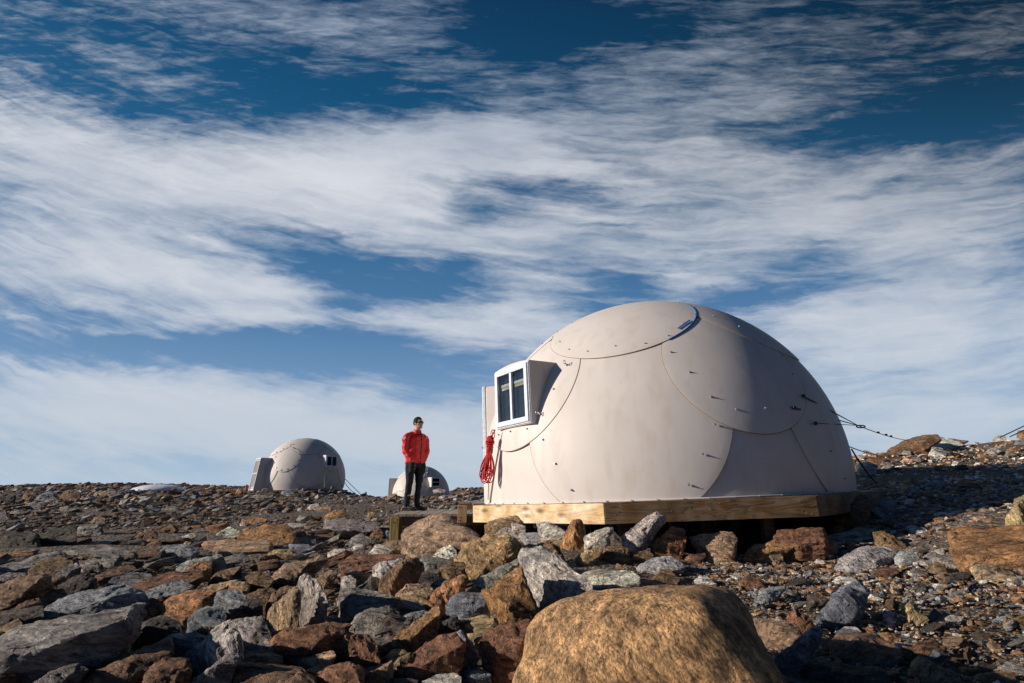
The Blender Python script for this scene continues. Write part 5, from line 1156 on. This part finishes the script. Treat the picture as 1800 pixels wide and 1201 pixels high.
def hull_rock(P, w, ang, big, seedv, rough=1.0, round_=False):
    "closed stone through the measured points: hull, chamfer, subdivide, break up the surface"
    bm = bmesh.new(); vs = [bm.verts.new(p) for p in P]
    r = bmesh.ops.convex_hull(bm, input=vs)
    kill = list({e for e in r['geom_interior']+r['geom_unused'] if isinstance(e, bmesh.types.BMVert)})
    if kill: bmesh.ops.delete(bm, geom=kill, context='VERTS')
    bmesh.ops.remove_doubles(bm, verts=bm.verts[:], dist=w*.02)
    bmesh.ops.dissolve_limit(bm, angle_limit=R_(12), verts=bm.verts[:], edges=bm.edges[:])
    if not round_:
        bmesh.ops.bevel(bm, geom=bm.edges[:], offset=w*.022, segments=1, affect='EDGES', profile=.6, clamp_overlap=True)
    bmesh.ops.triangulate(bm, faces=bm.faces[:])
    tgt = w*(.028 if big > 1 else .045 if big else .09)
    for it in range(6):
        es = [e for e in bm.edges if e.calc_length() > tgt*1.5]
        if not es or len(bm.verts) > (16000 if big > 1 else 3200): break
        bmesh.ops.subdivide_edges(bm, edges=es, cuts=1); bmesh.ops.triangulate(bm, faces=[f for f in bm.faces if len(f.verts) > 3])
        if round_ and it < 3:
            for k in range(2): bmesh.ops.smooth_vert(bm, verts=bm.verts[:], factor=.5, use_axis_x=True, use_axis_y=True, use_axis_z=True)
    if round_:
        for k in range(2): bmesh.ops.smooth_vert(bm, verts=bm.verts[:], factor=.5, use_axis_x=True, use_axis_y=True, use_axis_z=True)
    else:
        pass
    bm.normal_update(); o = Vector((seedv*3.7, seedv*1.3, 0)); ca, sa = math.cos(ang), math.sin(ang)
    am = w*.046*rough*(.95 if round_ else 1)
    for v_ in bm.verts:
        p = v_.co/w
        q = Vector((p.x*ca+p.z*sa, p.y, -p.x*sa+p.z*ca))
        n1 = noise.noise(q*2.2+o); st = noise.noise(Vector((q.x*1.6, q.y*5, q.z*8))+o); n3 = noise.noise(q*11+o)
        vd = noise.voronoi(Vector((q.x*2.4, q.y*3, q.z*5))+o)[0]; fac = (vd[1]-vd[0])
        st2 = abs(noise.noise(Vector((q.x*2.2, q.y*7, q.z*13))-o))
        v_.co += v_.normal*am*(n1*.9+st*.6+n3*.40-(st2 if not round_ else st2*.5)*.55-(0 if round_ else max(0, .12-fac)*2.5)+(0 if round_ else noise.cell(Vector((q.x*1.1, q.y*2, q.z*6.5))+o)*.38))
    return bm
def finish_rock(bm, name, base, ang, colr, mat, big):
    M = Matrix.Translation(base) @ Matrix.Rotation(-ang, 4, 'Y')
    bmesh.ops.transform(bm, matrix=Matrix.Rotation(ang, 4, 'Y'), verts=bm.verts[:])
    o = obj(name, bm, mat, None, True, 55 if big else 30); o.matrix_world = M
    o.color = (*colr, 1); return o
HB = []; POLY = []
def jit(c, s=.14):
    k = 1+rnd.uniform(-s, s); return tuple(max(.01, x*k*CLK*(1+rnd.uniform(-.05, .05))) for x in c)
def build_rock(outl, ridge, cc, ang, label, yaw=0.):
    xs = [p[0] for p in outl]; ys = [p[1] for p in outl]
    x0, x1_, y0, y1_ = min(xs), max(xs), min(ys), max(ys); cx, cy = (x0+x1_)/2, (y0+y1_)/2
    big = x1_-x0 > 300
    Y0 = 2.55 if big else ground_hit(cx, min(y1_, 1235))
    Y0 = max(Y0, 2.3); heap_ = False
    if (836 < cx < 1432 and cy < 1005) or (1480 <= cx < 1560 and 865 < cy < 900):
        yf = float(np.interp(cx, (836, 1058, 1455, 1547), (9.2, 7.3, 7.2, 8.7)))-.5
        if yf < Y0: Y0 = yf; heap_ = True
    k = ray(cx, cy).length/1000*0+Y0/FPX*1.03
    w, h = (x1_-x0)*k, (y1_-y0)*k
    upright = h > w*.75
    tb = (.30 if upright else .42)*min(1.0, 1.1*w/max(h, 1e-3))*w
    tb = min(tb, w*.55)
    if big: tb = .35
    P = []
    base = at(cx, y1_, Y0); yw = lambda px: -yaw*(px-cx)/(x1_-x0)*w
    for (px, py) in outl:
        v_ = (y1_-py)/max(1, (y1_-y0)); dy = tb*v_**1.2+rnd.uniform(0, .04)*w
        P.append(at(px, py, Y0+dy+yw(px)))
    S = math.sqrt(w*h)
    for (px, py, d) in ridge: P.append(at(px, py, Y0+tb*.55+d*S*.8+yw(px)))
    if not ridge:   # a rough crown edge, nearer than the rim
        P.append(at(cx-(x1_-x0)*rnd.uniform(.10, .28), cy-(y1_-y0)*rnd.uniform(-.05, .15), Y0+tb*.5-.15*S)); P.append(at(cx+(x1_-x0)*rnd.uniform(.12, .30), cy-(y1_-y0)*rnd.uniform(-.05, .15), Y0+tb*.5-.12*S))
        P.append(at(cx+(x1_-x0)*rnd.uniform(-.2, .2), cy+(y1_-y0)*.22, Y0+tb*.3-.12*S))
    n0 = len(outl)
    for i in range(n0):
        q = P[i]; c_ = at(cx, cy, Y0+tb*.5); t = q.lerp(c_, .22)
        r_ = (t-EYE); dep = w*(.45 if not upright else .5)
        t = EYE+r_*((t.y+dep)/t.y); t.z -= .05*h; P.append(t)
        if outl[i][1] > cy: b_ = q.copy(); b_.z -= .22*h+.02+(.12 if heap_ or (Y0 < 8.5 and cx < 1000) else 0); b_.y += .12*w; P.append(b_)
    P = [p-base for p in P]
    if not big and x1_-x0 > 20:
        c0 = sum(P, Vector())/len(P); P = [c0+(p-c0)*1.10 for p in P]
    if big:
        c0 = sum(P, Vector())/len(P); P = [c0+(p-c0)*1.07+Vector((0, 0, .02)) for p in P]
    area = w*h
    lvl = 2 if big else (1 if (x1_-x0) > 34 else 0)
    a = R_(ang)
    bm = hull_rock(P, math.sqrt(w*h)*1.1 if not big else .75, -a, lvl, len(ROCKS)+1, 1.0 if not big else .55, big)
    mat = M_boulder if big else M_gneiss if cc in 'q' or (cc == 'n' and len(ROCKS) % 2) else M_rock
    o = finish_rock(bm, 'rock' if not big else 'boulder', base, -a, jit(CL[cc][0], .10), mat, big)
    ROCKS.append((o, cx, cy, (x1_-x0)*(y1_-y0), CL[cc][1], (x1_-x0), (y1_-y0), label)); HB.append((x0, y0, x1_, y1_)); POLY.append(outl)
    if label: KNOWN.append((label, cx, cy)); tag(o, label)
    return o
for ln in SPEC.strip().split('\n'):
    hd, ol, rg, lb = [s.strip() for s in ln.split('|')]
    t, cc, ang, *yy = hd.split(); ox, oy, s = TILES[t]
    outl = [(ox+float(a)/s, oy+float(b)/s) for a, b in (p.split(',') for p in ol.split())]
    ridge = [(ox+float(a)/s, oy+float(b)/s, float(c)) for a, b, c in (p.split(',') for p in rg.split())]
    build_rock(outl, ridge, cc, float(ang), lb, float(yy[0]) if yy else DEFYAW.get(t, .15))
print('measured rocks', len(ROCKS))

# generic stones: a set of meshes shared by the smaller individual rocks
def gen_points(r, sx, sy, sz, n):
    P = []
    for i in range(n):
        v_ = Vector((r.gauss(0, 1), r.gauss(0, 1), r.gauss(0, 1))).normalized(); m_ = max(abs(v_.x), abs(v_.y), abs(v_.z)); v_ = v_.lerp(v_/m_, .55)
        P.append(Vector((v_.x*sx, v_.y*sy, v_.z*sz))*r.uniform(.86, 1.0))
    return P
VAR = []
for i in range(14):
    r = random.Random(100+i); bm = hull_rock(gen_points(r, .5, .5*r.uniform(.5, .85), .5*r.uniform(.32, .6), 12), .9, 0, 1 if i < 6 else 0, i+50)
    me = bpy.data.meshes.new('rock'); bm.to_mesh(me); bm.free(); me.polygons.foreach_set('use_smooth', [True]*len(me.polygons)); me.set_sharp_from_angle(angle=R_(28)); me.materials.append(M_rock); VAR.append(me)
def small_rock(x, y, z, s, cc, rot):
    o = bpy.data.objects.new('rock', rnd.choice(VAR)); COL.objects.link(o); o.location = (x, y, z); o.scale = s; o.rotation_euler = rot; o.color = (*jit(CL[cc][0]), 1); return o
# dry-stone heaps at the foot of the far domes
def heap(pxs, n, g_label, Yr, seed):
    r = random.Random(seed)
    for k in range(n):
        x, yt, yb = pxs[k % len(pxs)]
        px = x+r.uniform(-6, 6); f = (k//len(pxs)+.5)/(n/len(pxs)); py = yb-(yb-yt)*f
        Y = Yr+r.uniform(-.3, .3)+.8*f
        p = at(px, py, Y); s = r.uniform(.45, .8)
        o = small_rock(p.x, p.y, p.z, (s, s, s*r.uniform(.7, .95)), 'k' if k % 3 else 'g', (r.uniform(-.3, .3), r.uniform(-.3, .3), r.uniform(0, 3)))
        ROCKS.append((o, px, py, s*s*400, 'dark', s*20, s*15, '')); o['group'] = g_label
heap([(518,862,868),(530,861,868),(542,861,868),(554,860,870),(566,858,872),(578,857,874),(590,857,876),(601,858,877),(611,862,878),(620,868,879),(627,873,880)], 28, 'dark stones banked against the mid-distance dome', 40.8, 3)
heap([(780,877,884),(788,874,884),(795,876,884)], 6, 'dark stones at the right foot of the small far dome', 58, 4)
for (x, y0_, Yd, n_) in ((808,858,72,2),(822,857,73,2),(836,856,74,2),(848,856,74,2)):
    for j in range(n_):
        p = at(x+rnd.uniform(-4, 4), y0_+rnd.uniform(0, 4), Yd); s = rnd.uniform(.4, .8)
        o = small_rock(p.x, p.y, p.z, (s, s, s*.8), rnd.choice('kgbt'), (0, 0, rnd.uniform(0, 3))); ROCKS.append((o, x, y0_, s*100, 'dark', 8, 6, '')); o['group'] = 'stones along the far ridge left of the large dome'

# where the measured rocks are seen from the photo's viewpoint, so that filler goes into the gaps
MW, MH = 900, 601
MASK = np.zeros((MH, MW), bool)
def fill_poly(P):
    P = np.array(P)/2.0; c = P.mean(0); a = np.arctan2(P[:,1]-c[1], P[:,0]-c[0]); P = P[np.argsort(a)]
    x0, x1 = int(max(0, P[:,0].min())), int(min(MW-1, P[:,0].max()+1)); y0, y1 = int(max(0, P[:,1].min())), int(min(MH-1, P[:,1].max()+1))
    if x1 <= x0 or y1 <= y0: return
    X, Y = np.meshgrid(np.arange(x0, x1+1)+.5, np.arange(y0, y1+1)+.5); ins = np.zeros(X.shape, bool); n = len(P)
    for i in range(n):
        xa, ya = P[i]; xb, yb = P[(i+1) % n]
        if ya == yb: continue
        ins ^= ((ya > Y) != (yb > Y)) & (X < (xb-xa)*(Y-ya)/(yb-ya)+xa)
    MASK[y0:y1+1, x0:x1+1] |= ins
for P_ in POLY: fill_poly(P_)
def masked(px, py):
    ix = np.clip((np.asarray(px)/2).astype(int), 0, MW-1); iy = np.clip((np.asarray(py)/2).astype(int), 0, MH-1); return MASK[iy, ix]
# more single rocks between the measured ones
def covered(px, py, m=0):
    return sum(1 for (a, b, c, d) in HB if a-m < px < c+m and b-m < py < d+m)
fill = 0; tries = 0
while fill < 150 and tries < 12000:
    tries += 1
    px = rnd.uniform(-10, 930) if rnd.random() < .86 else rnd.uniform(1350, 1800); py = rnd.uniform(930, 1200)
    if masked(px, py): continue
    Y = ground_hit(px, py); x = Y*ray(px, py).x/ray(px, py).y
    wpx = rnd.uniform(42, 100)*(1 if px < 1000 else .6)*(.55+.45*(py-900)/300); s = wpx*Y/1000
    fill_poly([(px-wpx*.5, py), (px, py-wpx*.3), (px+wpx*.5, py), (px, py+wpx*.2)])
    cc = rnd.choice('ggbbtlrokn'); tl = rnd.uniform(-.45, .1)
    o = small_rock(x, Y, Tz(x, Y)-.5*float(sink(x, Y))+.06*s, (s*1.1, s, s*rnd.uniform(.6, .95)), cc, (rnd.uniform(-.3, .3), tl, rnd.uniform(-.4, .7)))
    ROCKS.append((o, px, py, wpx*wpx*.5, CL[cc][1], wpx, wpx*.5, '')); fill += 1
print('rocks', len(ROCKS), 'tries', tries)

# only the 300 rocks that show largest stay single; the others join the countless stones
bpy.context.view_layer.update()
ROCKS.sort(key=lambda q: -(q[3]+(1e6 if q[7] else 0)))
REST = []
for q in ROCKS[300:]:
    o = q[0]; me_ = o.data; me_.calc_loop_triangles(); M_ = o.matrix_world
    V_ = np.empty(len(me_.vertices)*3); me_.vertices.foreach_get('co', V_); V_ = V_.reshape(-1, 3)@np.array(M_.to_3x3()).T+np.array(M_.translation)
    F_ = np.empty(len(me_.loop_triangles)*3, np.int32); me_.loop_triangles.foreach_get('vertices', F_); REST.append((V_, F_.reshape(-1, 3), np.array(o.color[:3])))
    bpy.data.objects.remove(o)
ROCKS = ROCKS[:300]
# labels that place each rock by its look and its neighbours
used = {lb for lb, _, _ in KNOWN}
EXTRA = [('the man in red on the boardwalk', 728, 880), ('the mid-distance dome', 527, 862), ('the small far dome', 745, 880), ('the snow mound', 277, 868), ('the green-brown walkway post', 704, 950),
         ('the front corner of the pine platform', 1058, 925), ('the right corner of the pine platform', 1456, 905), ('the lower left corner of the photo', 0, 1201), ('the lower right corner of the photo', 1800, 1201), ('the right end of the hilltop', 1800, 765)]
def short(lb): return 'the '+lb
LMK = [(short(l), x, y) for l, x, y in KNOWN]+EXTRA
def where(dx, dy):
    a = math.degrees(math.atan2(-dy, dx)) % 360
    return ['right of', 'up and right of', 'above', 'up and left of', 'left of', 'down and left of', 'below', 'down and right of'][int((a+22.5)//45) % 8]
def cut(s, n=16):
    return ' '.join(s.split()[:n])
import itertools
for (o, px, py, ar, cw, wp, hp_, lb) in ROCKS:
    o['category'] = 'rock'
    if lb: continue
    sz = 'tiny' if wp < 16 else 'small' if wp < 32 else 'medium' if wp < 62 else 'large'
    shp = 'flat' if hp_ < wp*.45 else 'upright' if hp_ > wp*.95 else 'blocky'
    near = sorted(LMK, key=lambda q: (q[1]-px)**2+(q[2]-py)**2)
    done = False
    for ordn in ('', 'second ', 'third ', 'fourth ', 'fifth ', 'sixth ', 'seventh '):
        for q in near[:7]:
            d = math.hypot(q[1]-px, q[2]-py); far = '' if d < 60 else 'some way ' if d < 140 else 'far '
            nm = q[0]
            if len(nm.split()) > 8:
                ws = nm.split()
                for stop in (' beside ', ' below ', ' under ', ' lying ', ' leaning ', ' in the ', ' at ', ' with ', ' between ', ' behind ', ' left of ', ' right of ', ' just ', ' on the ', ' touching ', ' above ', ' standing ', ' propped ', ' resting ', ' wedged ', ' running ', ' filling ', ' climbing ', ' tilted ', ' directly ', ' cut ', ' where ', ' alone ', ' sloping ', ' along '):
                    i_ = nm.find(stop)
                    if i_ > 12 and len(nm[:i_].split()) <= 8 and len(nm[:i_].split()) >= 3: nm = nm[:i_]; break
                else: nm = ' '.join(ws[:8])
            s_ = f"{ordn}{sz} {shp} {cw} rock {far}{where(px-q[1], py-q[2])} {nm}"
            if s_ not in used and len(s_.split()) <= 16: used.add(s_); o['label'] = s_; done = True; break
        if done: break
    if not done: o['label'] = f"{sz} {shp} {cw} rock in the rubble"; o['group'] = 'unremarkable rocks in the rubble'
for (o, px, py, *_r) in ROCKS:
    if 'group' not in o: o['group'] = 'single rocks of the rubble field'

# ------------------------------------------------------------------ countless small stones, one object
rs = np.random.RandomState(11)
def hull_np(seed, n, sy, sz):
    r = random.Random(seed); bm = bmesh.new()
    for p in gen_points(r, .5, .5*sy, .5*sz, n): bm.verts.new(p)
    rr_ = bmesh.ops.convex_hull(bm, input=bm.verts[:]); kill = list({e for e in rr_['geom_interior']+rr_['geom_unused'] if isinstance(e, bmesh.types.BMVert)})
    if kill: bmesh.ops.delete(bm, geom=kill, context='VERTS')
    bmesh.ops.triangulate(bm, faces=bm.faces[:]); bm.verts.index_update()
    V = np.array([v_.co[:] for v_ in bm.verts]); F = np.array([[v_.index for v_ in f.verts] for f in bm.faces]); bm.free(); return V, F
VS = [hull_np(s, 9+s % 8, .55+.05*(s % 8), .35+.06*(s % 7)) for s in range(22)]
NS = 110000
r_ = np.exp(rs.uniform(np.log(1.7), np.log(78), NS)); az = rs.uniform(-.92, .92, NS)
XR = slice(96000, NS); r_[XR] = rs.uniform(5.5, 15, NS-96000); az[XR] = rs.uniform(.30, .80, NS-96000)
px_sz = np.clip(3.6*(rs.pareto(2.2, NS)+1), 3.6, 22)
left = np.sin(az) < .0
fg = np.where(left & (r_ < 9), np.where(rs.rand(NS) < .22, 2.6, 1.25), 1.0)
size = px_sz*r_/1000*np.where(left, 1.12, .95)*fg
near = r_ < 7; size[XR] = np.clip(size[XR]*1.5, .03, .16); size = np.where(near & ~left, np.minimum(size, .10), size); size = np.where((r_ > 10) & (r_ < 40), size*.78, size); size = np.clip(size, .014, .75)
sx_ = r_*np.sin(az); sy_ = r_*np.cos(az)
keep = np.hypot(sx_-DC[0], sy_-DC[1]) > 3.0
for cx_, cy_ in ((-16.05, 44.6), (-10., 63.)): keep &= np.hypot(sx_-cx_, sy_-cy_) > 3.2
keep &= ~((sx_ > -2.15) & (sx_ < .3) & (sy_ > 9.3) & (sy_ < 14) & (size > .3))
# the trodden gravel lane at left has only fine stones
lane = (np.abs(sx_+.27*sy_+.2) < 1.2+.02*sy_) & (sy_ > 14) & (sy_ < 42)
size = np.where(lane, size*.55, size)
_z = T(sx_, sy_)-1.0; _Z = sy_*math.cos(PITCH)+_z*math.sin(PITCH); _Y = _z*math.cos(PITCH)-sy_*math.sin(PITCH)
_X, _Y = sx_/_Z*FPX, _Y/_Z*FPX; qx = _X*math.cos(ROLL)+_Y*math.sin(ROLL)+900; qy = 600.5+_X*math.sin(ROLL)-_Y*math.cos(ROLL); sp_ = size/r_*1000
for dx_, dy_ in ((0, 0), (0, -.45), (.5, -.15), (-.5, -.15)):
    keep &= ~(masked(qx+dx_*sp_, qy+dy_*sp_) & (sp_ > 10) & (qx > 0) & (qx < 1800) & (qy < 1201))
sx_, sy_, size, az, r_ = sx_[keep], sy_[keep], size[keep], az[keep], r_[keep]; n_ = len(sx_)
sz_ = T(sx_, sy_)-sink(sx_, sy_)+.12*size
pal = np.array([CL[c][0] for c in 'gglltbborrynqwkk'])*1.5
pr = np.array([2.2,2.2,1.2,1.1,2,2,2.2,1.6,.5,.45,.7,1.2,1,.5,1.6,1.6])
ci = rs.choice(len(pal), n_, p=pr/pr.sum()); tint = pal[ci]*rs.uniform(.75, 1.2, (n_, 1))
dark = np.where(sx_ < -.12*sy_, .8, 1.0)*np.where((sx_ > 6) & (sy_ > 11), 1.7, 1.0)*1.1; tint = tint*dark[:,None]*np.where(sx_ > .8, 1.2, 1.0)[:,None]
yaw = rs.uniform(-.7, .9, n_); pit = np.where(left[keep], rs.uniform(-.5, .1, n_), rs.uniform(-.35, .35, n_)); rol = rs.uniform(-.4, .4, n_)
flat_ = rs.uniform(.6, 1.1, n_); left_ = (left[keep]) & (r_ < 12)
AV, AF, AC = [], [], []; off = 0; vi = rs.randint(0, len(VS), n_)
for k, (V, F) in enumerate(VS):
    q = np.where(vi == k)[0]; m_ = len(q)
    S = size[q]; P = V[None]*np.stack([S*np.where(left_[q], 1.5, 1.15), S, S*flat_[q]], 1)[:, None, :]
    def rot(P, a, i, j):
        c, s = np.cos(a)[:, None], np.sin(a)[:, None]; A_ = P[..., i]*c-P[..., j]*s; B_ = P[..., i]*s+P[..., j]*c; P[..., i] = A_; P[..., j] = B_
    P = P.copy(); rot(P, rol[q], 1, 2); rot(P, -pit[q], 0, 2); rot(P, yaw[q], 0, 1)
    P += np.stack([sx_[q], sy_[q], sz_[q]], 1)[:, None, :]
    AV.append(P.reshape(-1, 3)); AF.append((F[None]+(np.arange(m_)*len(V))[:, None, None]).reshape(-1, 3)+off); off += m_*len(V)
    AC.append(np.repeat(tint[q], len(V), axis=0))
for V_, F_, c_ in REST: AV.append(V_); AF.append(F_+off); off += len(V_); AC.append(np.repeat(c_[None], len(V_), axis=0))
AV = np.vstack(AV).astype(np.float32); AF = np.vstack(AF).astype(np.int32); AC = np.vstack(AC).astype(np.float32)
me = bpy.data.meshes.new('small_stones'); me.vertices.add(len(AV)); me.vertices.foreach_set('co', AV.ravel())
me.loops.add(AF.size); me.loops.foreach_set('vertex_index', AF.ravel()); me.polygons.add(len(AF)); me.polygons.foreach_set('loop_start', np.arange(0, AF.size, 3, dtype=np.int32))
me.polygons.foreach_set('use_smooth', [False]*len(AF)); me.update(calc_edges=True)
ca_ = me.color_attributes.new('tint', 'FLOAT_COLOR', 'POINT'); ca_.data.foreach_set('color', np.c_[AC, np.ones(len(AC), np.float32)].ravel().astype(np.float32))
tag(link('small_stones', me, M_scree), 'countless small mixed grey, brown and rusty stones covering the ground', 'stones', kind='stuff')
print('stones', n_, 'tris', len(AF))
